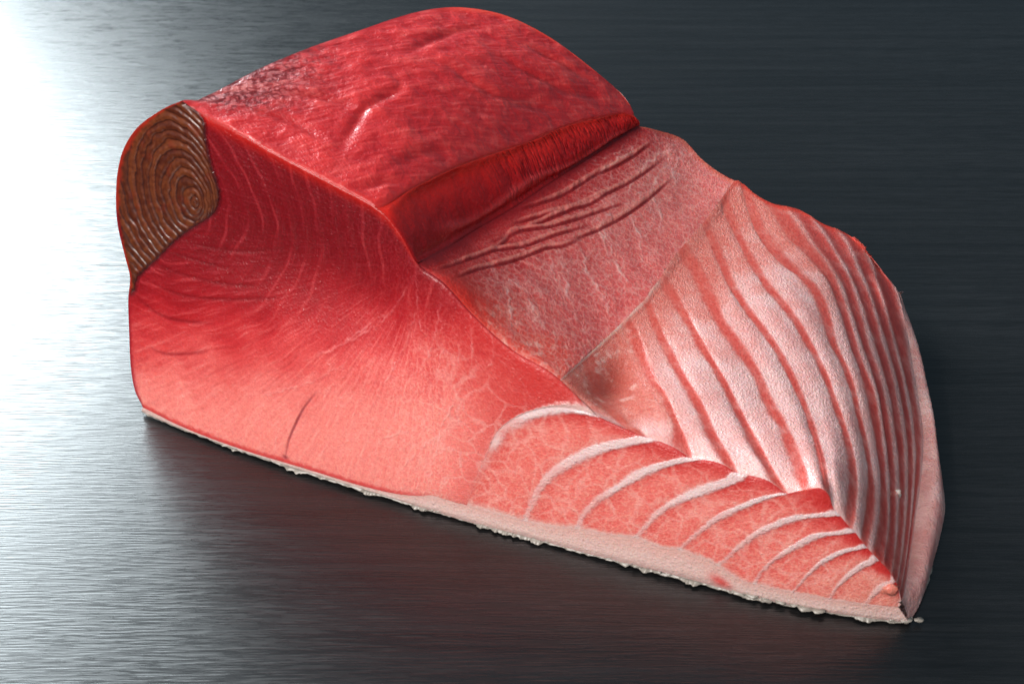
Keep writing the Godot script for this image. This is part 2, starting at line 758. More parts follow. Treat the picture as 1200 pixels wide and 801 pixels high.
func shade_flesh(g: Grid, dark_poly: PackedVector2Array, focus: Vector2) -> void:
	var akami := tone(112, 8, 20)
	var rose := tone(194, 36, 42)
	var pink := tone(244, 138, 128)
	var brown := tone(72, 30, 14)
	var brown_light := tone(106, 54, 28)
	var line_a := Vector2(curves.pink_line[0][1][0].x, curves.pink_line[0][1][0].y)
	var line_b := Vector2(curves.pink_line[0][1][1].x, curves.pink_line[0][1][1].y)
	var crease := Vector2(curves.rib_crease[0][1][0].x, curves.rib_crease[0][1][0].y)
	var line_dir := (line_b - line_a).normalized()
	var line_n := Vector2(line_dir.y, -line_dir.x)
	for k in g.pos.size():
		var f := Vector2(g.flat[k].x, g.flat[k].y)
		var p := g.pos[k]
		var i := k % g.nu
		var j := k / g.nu
		var v := g.vs[j]
		var u := g.us[i]
		var big := noise_large.get_noise_3dv(p * 30.0)
		var mid := noise_mid.get_noise_3dv(p * 260.0)
		var fine := noise_fine.get_noise_3dv(p * 900.0)
		var below := (f - line_a).dot(line_n)
		var t := sm(-0.034, 0.05, below + 0.008 * big)
		var t2 := sm(0.010, 0.088, below + 0.012 * big)
		var c := akami.lerp(rose, t).lerp(pink, t2)
		var d := 0.0
		var part := 0
		var near := f.distance_to(focus) < 0.12
		var inside := near and in_outline(f + Vector2(mid, noise_mid.get_noise_3dv(p * 260.0 + Vector3(31, 0, 0))) * 0.0006, dark_poly)
		if inside:
			part = 1
			var wob := Vector2(noise_large.get_noise_3dv(p * 120.0), noise_large.get_noise_3dv(p * 120.0 + Vector3(9, 0, 0))) * 0.0008
			var r := dark_ring(f + wob, focus) / 0.0033
			r += 0.22 * noise_large.get_noise_2d(f.x * 70.0, f.y * 70.0)
			var ring := int(r)
			part = 10 + mini(ring, 28)
			var fr := r - ring
			# each ring is a step: high at its inner edge, with a dark seam at the outer one
			d = 0.00055 * (0.5 + 0.5 * cos(TAU * (fr - 0.33))) - 0.0002 + 0.00006 * mid
			var seam := sm(0.78, 0.96, fr)
			c = brown.lerp(brown_light, clampf(0.55 + 0.8 * mid + 0.3 * sin(ring * 2.3), 0.0, 1.0))
			c = c.lerp(tone(34, 10, 8), clampf(seam, 0.0, 1.0) * 0.6)
			c = c.lerp(tone(140, 28, 14), sm(0.25, 0.6, noise_large.get_noise_3dv(p * 90.0)) * 0.15)
			var edge := outline_distance(f, dark_poly)
			c = c.lerp(tone(52, 8, 10), (1.0 - sm(0.0, 0.0018, edge + 0.0008 * mid)) * 0.6)
			d *= sm(0.0, 0.002, edge)
			if u < 0.2:
				c = c.lerp(tone(166, 34, 16), (1.0 - sm(0.02, 0.10 + 0.14 * maxf(big, 0.0) + 0.05 * mid, u)) * 0.8)
		else:
			# faint muscle layers that bow round the dark meat
			var r2 := f.distance_to(focus + Vector2(-0.02, 0.0))
			var bow := sin(r2 * 640.0 + 2.2 * big)
			var red_zone := 1.0 - t2
			c = c.lerp(tone(216, 96, 92), sm(0.7, 1.0, bow) * clampf(0.13 + 0.4 * noise_large.get_noise_3dv(p * 28.0), 0.03, 0.3) * red_zone)
			c = c.lerp(tone(90, 6, 16), sm(0.6, 1.0, -bow) * 0.06 * red_zone)
			d += 0.00007 * bow * red_zone
			# streaks that fan out from the crease
			var fo := f - crease
			var fr := fo.length()
			var fan := noise_mid.get_noise_2d(fo.angle() * 46.0 + 0.6 * big, fr * 26.0)
			var fan_in := sm(0.012, 0.05, fr)
			c = c.lerp(tone(250, 176, 164), sm(0.12, 0.6, fan) * 0.24 * fan_in * lerpf(0.35, 1.0, t))
			c = c.lerp(tone(150, 18, 26), sm(0.1, 0.6, -fan) * 0.24 * fan_in * (1.0 - 0.7 * t2))
			# fine grain that bows round the dark meat
			var thread := noise_mid.get_noise_2d(r2 * 900.0, fo.angle() * 3.0 + 20.0)
			c = c.lerp(tone(226, 110, 104), sm(0.2, 0.6, thread) * 0.13 * red_zone)
			d += 0.00008 * thread * red_zone + 0.00010 * fan * fan_in
			# thread net of fat in the pink half
			var right := sm(2.5, 8.0, u)
			var net := mesh_lines(p, 380.0) * lerpf(0.22, 0.95, right) * lerpf(0.25, 1.0, t2)
			var net2 := mesh_lines(p * Vector3(1.0, 1.0, 1.0) + Vector3(3, 1, 2), 150.0) * 0.18 * t2
			c = c.lerp(tone(246, 176, 160), clampf(net + net2, 0.0, 0.9) * 0.7)
			var like_rib := tone(194, 46, 44).lerp(tone(228, 112, 104), sm(0.1, 0.75, v + 0.12 * big))
			c = c.lerp(like_rib, sm(6.5, 11.0, u + 0.8 * big) * 0.8)
			c = c.lerp(tone(240, 186, 176), sm(0.5, 1.0, mesh_lines(p + Vector3(1, 4, 2), 62.0)) * 0.4 * sm(4.5, 10.0, u) * sm(0.1, 0.4, v))
			d += 0.00016 * net
			if near:
				var edge := outline_distance(f, dark_poly)
				c = c.lerp(tone(70, 8, 16), (1.0 - sm(0.0, 0.003, edge + 0.001 * mid)) * 0.55)
				d -= 0.0008 * (1.0 - sm(0.0, 0.003, edge))
			var seam := seam_map.at(f.x, f.y)
			c = c.lerp(tone(104, 8, 18), seam * 0.75)
			d -= 0.0005 * seam
			var vein := vein_map.at(f.x, f.y)
			c = c.lerp(tone(238, 190, 184), clampf(vein * 0.5, 0.0, 0.6))
			d += 0.0005 * vein
			var ves := vessel_map.at(f.x, f.y)
			c = c.lerp(tone(84, 10, 26), ves * 0.7)
			d -= 0.0008 * ves
			# fibrous grain
			c = c.lerp(tone(255, 170, 150) if fine > 0 else tone(120, 10, 20), absf(fine) * lerpf(0.10, 0.12, t2) + absf(mid) * 0.06 * t2)
			d += 0.00010 * mid + 0.00006 * fine
			# small wet beads
			var wet_bead := sm(0.34, 0.6, noise_fine.get_noise_3dv(p * 520.0 + Vector3(7, 3, 1))) * sm(-0.1, 0.4, fan + 0.6 * big)
			d += 0.00030 * wet_bead
			# painted glow of light through the rim under the loin; reddish left edge
			var rim := (1.0 - sm(0.0, 0.05, v)) * sm(0.5, 1.5, u) * (1.0 - sm(6.2, 7.4, u))
			c = c.lerp(tone(206, 34, 18), rim * 0.7)
			if u < 0.15:
				c = c.lerp(tone(150, 16, 30), (1.0 - sm(0.0, 0.10 + 0.06 * mid, u)) * 0.75)
			# dark skin line at the very bottom on the left
			c = c.lerp(tone(206, 48, 50), sm(0.98, 0.995, v + 0.006 * mid) * (1.0 - sm(4.0, 8.0, u)) * 0.7)
			# the white stripe that closes the patch on the right
			var s0 := 12.0 - u
			var hw := lerpf(0.30, 0.04, sm(0.0, 1.0, v))
			var fat := 1.0 - sm(hw * 0.5, hw * 1.4, s0 + 0.12 * mid)
			c = c.lerp(tone(240, 200, 192), fat * 0.85 * (1.0 - 0.9 * sm(0.3, 0.85, v + 0.2 * big)))
			if fat > 0.5:
				part = 2
			d += fat * 0.0009
		# the cut is scooped out under the loin and swells towards the table
		g.col[k] = c
		g.part[k] = part
		var hold := sm(0.0, 0.025, v) * sm(0.0, 0.3, u)
		d -= 0.009 * exp(-pow((u - 4.0) / 2.5, 2.0) - pow((v - 0.33) / 0.2, 2.0))
		g.disp[k] = d * hold * (1.0 - sm(11.7, 12.0, u))


func shade_ribs(g: Grid) -> void:
	for k in g.pos.size():
		var p := g.pos[k]
		var i := k % g.nu
		var j := k / g.nu
		var v := g.vs[j]
		var u := g.us[i]
		var mid := noise_mid.get_noise_3dv(p * 260.0)
		var fine := noise_fine.get_noise_3dv(p * 900.0)
		var big := noise_large.get_noise_3dv(p * 45.0)
		var kk := roundf(u)
		var s := u - kk + 0.035 * mid + 0.022 * fine + 0.03 * big
		var thin := sm(6.5, 10.0, u)
		var hp := lerpf(0.09, 0.14, sm(0.0, 0.12, v)) * lerpf(1.0, 0.36, sm(0.25, 0.97, v)) * (1.0 + 0.3 * big)
		var hm := lerpf(0.42, 0.125, sm(0.0, 0.13, v)) * lerpf(1.0, 0.36, sm(0.25, 0.97, v)) * (1.0 + 0.3 * big)
		var h := hp if s > 0.0 else hm
		var soft := lerpf(0.35, 0.75, v)
		var fat := 1.0 - sm(h * (1.0 - soft), h * (1.0 + soft), absf(s))
		# place inside the muscle band: 0 under the stripe above it, 1 at the stripe below it
		var fl := floorf(u)
		var t := clampf((u - fl - 0.16) / 0.68, 0.0, 1.0)
		var deep := tone(194, 46, 44)
		var low := tone(228, 112, 104).lerp(tone(224, 134, 122), sm(5.5, 9.0, u))
		var c := deep.lerp(low, sm(0.0, 0.5, v * 1.0 + 0.3 * t - 0.08 + 0.12 * big))
		c = c.lerp(deep, (1.0 - sm(0.0, 0.3, t)) * 0.45 * (1.0 - 0.6 * v))
		var net := mesh_lines(p, 400.0)
		c = c.lerp(tone(244, 180, 158), net * 0.38 * sm(0.03, 0.4, v))
		var forks := mesh_lines(p + Vector3(1, 4, 2), 62.0)
		c = c.lerp(tone(240, 186, 176), sm(0.5, 1.0, forks) * 0.4 * sm(0.0, 0.3, v))
		var net2 := mesh_lines(p + Vector3(5, 2, 1), 120.0)
		c = c.lerp(tone(240, 190, 176), net2 * 0.2 * sm(0.1, 0.5, v))
		c = c.lerp(tone(255, 170, 140) if fine > 0 else tone(150, 20, 16), absf(fine) * 0.20 + absf(mid) * 0.10)
		var white := tone(236, 206, 204).lerp(tone(226, 172, 168), sm(0.45, 1.0, v) * 0.75)
		white = white.lerp(tone(224, 170, 162), thin * 0.6)
		white = white.lerp(tone(206, 150, 150), clampf(0.4 * mid + 0.3 * fine, 0.0, 0.5))
		if kk < 0.5:
			fat *= 1.0 - 0.9 * sm(0.3, 0.85, v + 0.2 * big)
		c = c.lerp(white, fat * lerpf(0.92, 0.55, sm(0.25, 0.9, v + 0.25 * big)))
		# melts into the layer of fat under the skin
		var into := sm(0.955, 1.0, v + 0.012 * mid)
		c = c.lerp(tone(226, 190, 182), into * 0.9)
		var d := lerpf(lerpf(-0.0004, 0.0, sm(0.0, 0.9, t)), 0.0003 * sqrt(maxf(0.0, 1.0 - pow(s / maxf(h, 0.01), 2.0))) + 0.0001 * mid, fat)
		d *= lerpf(1.0, 0.25, sm(0.55, 1.0, v))
		d += 0.00012 * fine + 0.0001 * net
		g.col[k] = c
		g.disp[k] = d * sm(0.0, 0.02, v) * (1.0 - sm(0.985, 1.0, v)) * sm(0.0, 0.08, u)
		g.part[k] = 100 + int(kk) if fat > 0.5 else 200 + int(fl)


func shade_belly(g: Grid) -> void:
	for k in g.pos.size():
		var p := g.pos[k]
		var i := k % g.nu
		var j := k / g.nu
		var v := g.vs[j]
		var u := g.us[i]
		var mid := noise_mid.get_noise_3dv(p * 240.0)
		var fine := noise_fine.get_noise_3dv(p * 900.0)
		var big := noise_large.get_noise_3dv(p * 40.0)
		var uu := u
		var ku := floorf(uu)
		var s := absf(uu - ku - 0.5 + 0.015 * big + 0.012 * mid)   # 0 on the red line between two white ridges
		var flank := sm(7.0, 9.0, u)
		var hw := lerpf(0.15, 0.34, flank) * lerpf(1.35, 0.85, sm(0.0, 0.25, v)) * lerpf(1.0, 1.5, sm(0.55, 0.95, v)) * (1.0 + 0.25 * big + 0.1 * mid)
		var red := 1.0 - sm(hw * 0.4, hw * 1.5, s)
		# the first ridges next to the hole are thin, and all fade into the membrane at the far end
		var first := 1.0 - sm(0.9, 2.4, u + 0.5 * big)
		var fade := maxf(sm(0.50, 0.95, v + 0.10 * big) * (1.0 - sm(8.0, 10.0, u)), first * sm(0.06, 0.3, v))
		var white := tone(234, 184, 180).lerp(tone(222, 150, 144), clampf(0.35 + 0.35 * mid + 0.7 * big, 0.0, 0.75))
		white = white.lerp(tone(218, 148, 142), flank * 0.6)
		var rc := tone(212, 98, 88).lerp(tone(198, 74, 66), clampf(0.3 + mid, 0.0, 0.7))
		rc = rc.lerp(tone(176, 64, 58), flank * 0.7)
		var c := white.lerp(rc, red * clampf(1.0 + 0.6 * noise_large.get_noise_3dv(p * 70.0), 0.6, 1.0))
		var salmon := tone(218, 118, 102).lerp(tone(200, 84, 72), clampf(0.4 + 0.9 * mid, 0.0, 1.0))
		c = c.lerp(salmon, fade * lerpf(0.86, 0.55, red))
		# the dark hollow beside the torn corner of the lining
		var fine_lines := noise_mid.get_noise_2d(u * 26.0 - v * 14.0, v * 90.0 + u * 3.0)
		c = c.lerp(tone(246, 226, 226), sm(0.15, 0.6, fine_lines) * 0.4 * (1.0 - red))
		c = c.lerp(tone(238, 160, 140) if fine > 0 else tone(150, 30, 30), absf(fine) * 0.16)
		# back rim: raw, translucent red edge
		var rim := sm(0.975, 0.995, v) * sm(6.3, 7.2, u)
		c = c.lerp(tone(206, 60, 44), rim * 0.8)
		var lip := (1.0 - sm(0.0, 0.03, v)) * (1.0 - sm(5.0, 8.0, u))
		c = c.lerp(tone(226, 188, 182), lip * 0.3)
		var d := (0.0004 * cos(TAU * (s + 0.5)) - 0.0002 * red) * (1.0 - 0.75 * fade) * lerpf(1.0, 0.6, flank)
		d += 0.00030 * fine_lines * (1.0 - red) + 0.00012 * mid + 0.00008 * fine
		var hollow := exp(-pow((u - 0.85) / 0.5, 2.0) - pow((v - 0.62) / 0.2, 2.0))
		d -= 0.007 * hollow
		c = c.lerp(tone(168, 66, 54), hollow * 0.6)  # shade inside the hollow, painted into its colour
		c = c.lerp(tone(240, 206, 196), sm(0.1, 0.5, noise_mid.get_noise_3dv(p * 100.0)) * 0.5 * first * sm(0.2, 0.5, v))
		var torn := (1.0 - sm(0.0, 0.045, 1.0 - v)) * (1.0 - sm(6.2, 7.0, u))
		d += 0.0012 * torn
		c = c.lerp(tone(228, 178, 166), sm(0.972, 0.99, v) * (1.0 - sm(2.6, 4.2, u)) * 0.7)
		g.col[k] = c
		g.disp[k] = d * sm(0.0, 0.02, v)
		g.part[k] = 400 + int(ku) if red > 0.5 else 300 + int(roundf(u))


func shade_membrane(g: Grid) -> void:
	for k in g.pos.size():
		var p := g.pos[k]
		var i := k % g.nu
		var j := k / g.nu
		var v := g.vs[j]
		var u := g.us[i]
		var mid := noise_mid.get_noise_3dv(p * 240.0)
		var fine := noise_fine.get_noise_3dv(p * 900.0)
		var big := noise_large.get_noise_3dv(p * 40.0)
		var c := tone(172, 44, 46).lerp(tone(208, 86, 84), sm(0.05, 0.6, v + 0.2 * big))
		c = c.lerp(tone(216, 116, 110), sm(2.0, 7.0, u) * 0.65 * sm(0.1, 0.5, v))
		c = c.lerp(tone(222, 78, 66), (1.0 - sm(0.1, 1.7, u + 0.9 * big + 0.3 * mid)) * sm(0.12, 0.45, v) * 0.9)
		var lines := noise_ridge.get_noise_3dv(p * 300.0)
		c = c.lerp(tone(222, 142, 132), sm(0.15, 0.7, lines) * 0.28)
		c = c.lerp(tone(240, 176, 166), mesh_lines(p, 190.0) * 0.42 * sm(0.05, 0.3, v))
		var vein := top_vein_map.at(p.x, p.z)
		c = c.lerp(tone(236, 186, 178), clampf(vein * 0.85, 0.0, 0.85))
		var fold := fold_map.at(p.x, p.z)
		# a fold: a raised lip with a groove on its crease side
		var foldg := fold_map.at(p.x - 0.0008, p.z - 0.0017)
		c = c.lerp(tone(222, 140, 128), sm(0.3, 0.9, fold) * 0.6)
		c = c.lerp(tone(116, 18, 22), sm(0.25, 0.8, foldg) * (1.0 - sm(0.35, 0.8, fold)) * 0.7)
		c = c.lerp(tone(236, 150, 136) if fine > 0 else tone(120, 20, 24), absf(fine) * 0.07 + absf(mid) * 0.06)
		# shade of the crease painted as deep red, bright red at the knob beside the cut
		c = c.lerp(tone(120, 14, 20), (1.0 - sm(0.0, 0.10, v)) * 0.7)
		var knob := exp(-pow((u - 0.15) / 0.5, 2.0) - pow((v - 0.3) / 0.2, 2.0))
		c = c.lerp(tone(214, 44, 34), knob * 0.8)
		c = c.lerp(tone(236, 186, 172), sm(0.05, 0.5, noise_mid.get_noise_3dv(p * 120.0)) * 0.45 * (1.0 - sm(0.5, 2.6, u)) * sm(0.2, 0.5, v))
		var rim := sm(7.75, 7.97, u)
		c = c.lerp(tone(214, 92, 74), rim * 0.7)
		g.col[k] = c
		fold *= clampf(0.75 + 1.1 * noise_large.get_noise_3dv(p * 75.0), 0.15, 1.0)
		var d := 0.0011 * fold - 0.0009 * sm(0.2, 0.8, foldg) * (1.0 - fold) + 0.00015 * sm(0.0, 0.8, lines) + 0.00012 * mid + 0.00008 * fine + 0.0003 * vein + 0.0007 * big
		g.disp[k] = d * sm(0.0, 0.04, v) * sm(0.0, 0.12, u) * (1.0 - sm(0.97, 1.0, v))
		g.part[k] = 0


func shade_loin_side(g: Grid) -> void:
	for k in g.pos.size():
		var p := g.pos[k]
		var i := k % g.nu
		var j := k / g.nu
		var v := g.vs[j]
		var u := g.us[i]
		var mid := noise_mid.get_noise_3dv(p * 240.0)
		var fine := noise_fine.get_noise_3dv(p * 900.0)
		var big := noise_large.get_noise_3dv(p * 45.0)
		# upright fibres
		var st := noise_mid.get_noise_2d(u * 24.0 + 0.5 * big, v * 1.6)
		var c := tone(158, 18, 22).lerp(tone(224, 44, 36), sm(0.25, 0.95, v + 0.15 * big))  # shading from dark crease to bright ridge, put into the red
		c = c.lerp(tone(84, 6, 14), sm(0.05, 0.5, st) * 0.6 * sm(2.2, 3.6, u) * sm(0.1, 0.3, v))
		c = c.lerp(tone(206, 120, 120), sm(0.1, 0.6, mid) * 0.18 * (1.0 - sm(0.4, 0.9, v)))
		c = c.lerp(tone(240, 96, 70) if fine > 0 else tone(100, 6, 12), absf(fine) * 0.20)
		c = c.lerp(tone(222, 50, 36), sm(0.70, 1.0, v) * 0.35)  # light glowing through the ridge, painted on
		c = c.lerp(tone(96, 8, 14), (1.0 - sm(0.0, 0.07, v)) * 0.5)  # painted shade where the wall meets the crease
		# loose flap of lining along the crease
		var flap := exp(-pow((v - 0.2 - 0.06 * sin(u * 2.2)) / 0.07, 2.0)) * sm(0.6, 1.4, u) * (1.0 - sm(6.5, 7.5, u))
		c = c.lerp(tone(196, 84, 84), flap * 0.55)
		var d := 0.0002 * mid + 0.00008 * fine + 0.0010 * flap - 0.0010 * exp(-pow((v - 0.08) / 0.05, 2.0)) - 0.0007 * sm(0.05, 0.5, st) * sm(2.2, 3.6, u) + 0.0008 * big
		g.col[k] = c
		g.disp[k] = d * sm(0.0, 0.05, v) * sm(0.0, 0.15, u) * (1.0 - sm(0.9, 1.0, v))
		g.part[k] = 0


func shade_loin_top(g: Grid) -> void:
	for k in g.pos.size():
		var p := g.pos[k]
		var i := k % g.nu
		var j := k / g.nu
		var v := g.vs[j]
		var u := g.us[i]
		var mid := noise_mid.get_noise_3dv(p * 200.0)
		var fine := noise_fine.get_noise_3dv(p * 900.0)
		var big := noise_large.get_noise_3dv(p * 42.0)
		var c := tone(166, 24, 30).lerp(tone(194, 46, 46), clampf(0.5 + 0.9 * big, 0.0, 1.0))
		c = c.lerp(tone(222, 104, 98), sm(0.15, 0.6, noise_large.get_noise_3dv(p * 110.0)) * 0.35 * sm(3.0, 6.0, u))
		# pale, dark-veined skin lining towards the dark meat
		var lining := (1.0 - sm(1.8, 3.8, u + 0.9 * mid)) * sm(0.35, 0.8, v + 0.25 * mid)
		c = c.lerp(tone(160, 120, 120).lerp(tone(70, 20, 24), sm(0.0, 0.5, noise_ridge.get_noise_3dv(p * 160.0))), lining * 0.75)
		var gv := groove_map.at(p.x, p.z)
		c = c.lerp(tone(150, 14, 18), gv * 0.55)
		# ridges that run away from the cut
		var along := Vector3(p.dot(Vector3(0.78, -0.2, -0.59)), p.dot(Vector3(0.6, 0.0, 0.8)), 0.0)
		var rid := noise_large.get_noise_2d(along.x * 14.0, along.y * 90.0)
		var cross := noise_mid.get_noise_2d(along.x * 700.0, along.y * 120.0)
		c = c.lerp(tone(226, 110, 100), sm(0.1, 0.6, rid) * 0.25)
		var fibre := noise_mid.get_noise_2d(along.x * 46.0, along.y * 420.0)
		c = c.lerp(tone(232, 124, 112), sm(0.1, 0.6, fibre) * 0.22)
		c = c.lerp(tone(140, 12, 18), sm(0.1, 0.6, -fibre) * 0.30)
		c = c.lerp(tone(226, 96, 84) if fine > 0 else tone(120, 8, 14), absf(fine) * 0.20 + absf(cross) * 0.08)
		c = c.lerp(tone(206, 40, 30), (1.0 - sm(0.0, 0.06, v)) * 0.35)  # painted glow of light through the front rim
		c = c.lerp(tone(226, 66, 48), sm(0.94, 1.0, v) * sm(5.5, 7.0, u) * 0.8)
		g.col[k] = c
		var d := (0.0008 * big + 0.0003 * rid + 0.00008 * mid + 0.00010 * cross + 0.00011 * fibre + 0.00008 * fine - 0.0030 * gv)
		d += 0.00018 * sm(0.0, 0.8, noise_ridge.get_noise_3dv(p * 90.0))
		g.disp[k] = d * sm(0.0, 0.05, v) * (1.0 - sm(0.95, 1.0, v)) * sm(0.0, 0.5, u) * (1.0 - sm(10.6, 11.6, u))
		g.part[k] = 0


func shade_plain(g: Grid, a: Color, b: Color, rough: float) -> void:
	for k in g.pos.size():
		var p := g.pos[k]
		var mid := noise_mid.get_noise_3dv(p * 200.0)
		var fine := noise_fine.get_noise_3dv(p * 800.0)
		var big := noise_large.get_noise_3dv(p * 50.0)
		g.col[k] = a.lerp(b, clampf(0.5 + 0.8 * big + 0.6 * mid + 0.3 * fine, 0.0, 1.0))
		g.disp[k] = rough * (mid + 0.3 * fine)
		g.part[k] = 0


func nub(called: String, at: Vector3, size: Vector3, turn: Vector3, a: Color, b: Color, s: int, material: Material, parent: Node3D) -> void:
	# a small lump of torn fat or meat: an uneven ellipsoid
	var g := Grid.new()
	g.nu = 25
	g.nv = 17
	g.out = Vector3.UP
	var basis := Basis.from_euler(turn)
	for j in g.nv:
		g.vs.append(j / 16.0)
		for i in g.nu:
			if j == 0:
				g.us.append(i / 24.0)
			var th := PI * j / 16.0
			var ph := TAU * (i % 24) / 24.0
			var q := Vector3(sin(th) * cos(ph), cos(th), sin(th) * sin(ph))
			var w := 1.0 + 0.7 * noise_large.get_noise_3dv(q * 0.9 + Vector3(s * 31, 0, 0)) + 0.12 * noise_mid.get_noise_3dv(q * 2.2 + Vector3(0, s * 17, 0))
			g.pos.append(at + basis * (q * size * w))
			g.nor.append((basis * (q / size)).normalized())
			g.col.append(a.lerp(b, clampf(0.5 + noise_large.get_noise_3dv(q * 2.0 + Vector3(s, s, 0)), 0.0, 1.0)))
			g.part.append(0)
	piece(called, cut(g, 0.0)[0], material, parent)


func fish_scale(at: Vector3, size: float, s: int) -> ArrayMesh:
	# a thin, curled, uneven flake
	var rng := RandomNumberGenerator.new()
	rng.seed = s
	var st := SurfaceTool.new()
	st.begin(Mesh.PRIMITIVE_TRIANGLES)
	var basis := Basis.from_euler(Vector3(rng.randf_range(-0.12, 0.25), rng.randf_range(-0.7, 0.2), rng.randf_range(-0.15, 0.15)))
	var ring := PackedVector3Array()
	for k in 12:
		var a := TAU * k / 12.0
		var r := size * rng.randf_range(0.62, 1.0)
		var q := Vector3(cos(a) * r, 0.0, sin(a) * r * 0.62)
		q.y = 0.16 * q.x * q.x / size + rng.randf_range(-0.06, 0.06) * size
		ring.append(at + basis * q)
	var thick := Vector3(0, 0.0005, 0)
	for k in 12:
		var b := ring[k]
		var c := ring[(k + 1) % 12]
		for tri in [[at + thick, b + thick, c + thick], [at, c, b], [b + thick, b, c], [b + thick, c, c + thick]]:
			for v in tri:
				st.add_vertex(v)
	st.generate_normals()
	return st.commit()


func ragged_rim() -> ArrayMesh:
	var st := SurfaceTool.new()
	st.begin(Mesh.PRIMITIVE_TRIANGLES)
	var path := PackedVector3Array()
	for q in resample(curves.fat_edge[1][1], 900):
		path.append(on_cut(q))
	path.append_array(resample(curves.belly_edge[1][1], 300).slice(1, 240))
	var inner := PackedVector3Array()
	var outer := PackedVector3Array()
	for i in path.size():
		var a := path[maxi(0, i - 3)]
		var b := path[mini(path.size() - 1, i + 3)]
		var side := Vector3(-(b.z - a.z), 0, b.x - a.x).normalized()
		var x := float(i)
		var w := 0.0030 * sm(0.02, 0.55, noise_large.get_noise_2d(x * 0.021, 3.0) + 0.2 * noise_mid.get_noise_2d(x * 0.09, 9.0)) * (0.75 + 0.7 * noise_mid.get_noise_2d(x * 0.08, 1.0))
		w *= sm(40.0, 120.0, x) * (1.0 if x < 900.0 else 0.45)
		var p := path[i]
		p.y = 0.0022 + 0.0006 * noise_mid.get_noise_2d(x * 0.05, 20.0)
		inner.append(p - side * 0.004)
		outer.append(p + side * (w - 0.0006) + Vector3(0, -0.0008 + 0.001 * noise_mid.get_noise_2d(x * 0.08, 40.0), 0))
	var t := Vector3(0, 0.0006, 0)
	for i in path.size() - 1:
		for q in [[inner[i] + t, outer[i] + t, outer[i + 1] + t, inner[i + 1] + t], [outer[i] + t, outer[i], outer[i + 1], outer[i + 1] + t], [inner[i], inner[i + 1], outer[i + 1], outer[i]]]:
			for k in [0, 2, 1, 0, 3, 2]:
				st.add_vertex(q[k])
	st.generate_normals()
	return st.commit()


func wall(top: PackedVector3Array, low: PackedVector3Array, nv: int, out: Vector3) -> Grid:
	var g := Grid.new()
	g.nu = top.size()
	g.nv = nv
	g.out = out
	for i in g.nu:
		g.us.append(i / (g.nu - 1.0))
	for j in nv:
		g.vs.append(j / (nv - 1.0))
		for i in g.nu:
			g.pos.append(top[i].lerp(low[i], j / (nv - 1.0)))
	g.disp.resize(g.pos.size())
	g.col.resize(g.pos.size())
	g.part.resize(g.pos.size())
	g.nor = normals(g)
	return g


func to_ridge(g: Grid, on_face: bool) -> void:
	# the first row of both the cut and the belly wall lies on the edge that they share
	var called := "rib_face" if on_face else "belly_wall"
	var keys := PackedFloat32Array()
	var lens := PackedFloat32Array()
	for c in curves[called]:
		var p: Vector3 = on_cut(c[1][0]) if on_face else c[1][0]
		var best := 0
		for k in ridge_pts.size():
			if ridge_pts[k].distance_squared_to(p) < ridge_pts[best].distance_squared_to(p):
				best = k
		keys.append(c[0])
		lens.append(ridge_len[best])
	for i in g.nu:
		var s := 0
		while s < keys.size() - 2 and keys[s + 1] < g.us[i]:
			s += 1
		var want := lerpf(lens[s], lens[s + 1], clampf((g.us[i] - keys[s]) / (keys[s + 1] - keys[s]), 0.0, 1.0))
		var k := clampi(ridge_len.bsearch(want), 1, ridge_len.size() - 1)
		var q := ridge_pts[k - 1].lerp(ridge_pts[k], clampf((want - ridge_len[k - 1]) / maxf(ridge_len[k] - ridge_len[k - 1], 1e-9), 0.0, 1.0))
		var delta := q - g.pos[i]
		for j in g.nv:
			var w := pow(1.0 - g.vs[j], 4.0)
			if w < 0.001:
				break
			g.pos[j * g.nu + i] += delta * w
	g.nor = normals(g)


func mean_normal(g: Grid) -> Vector3:
	var s := Vector3.ZERO
	for n in g.nor:
		s += n
	return s.normalized()


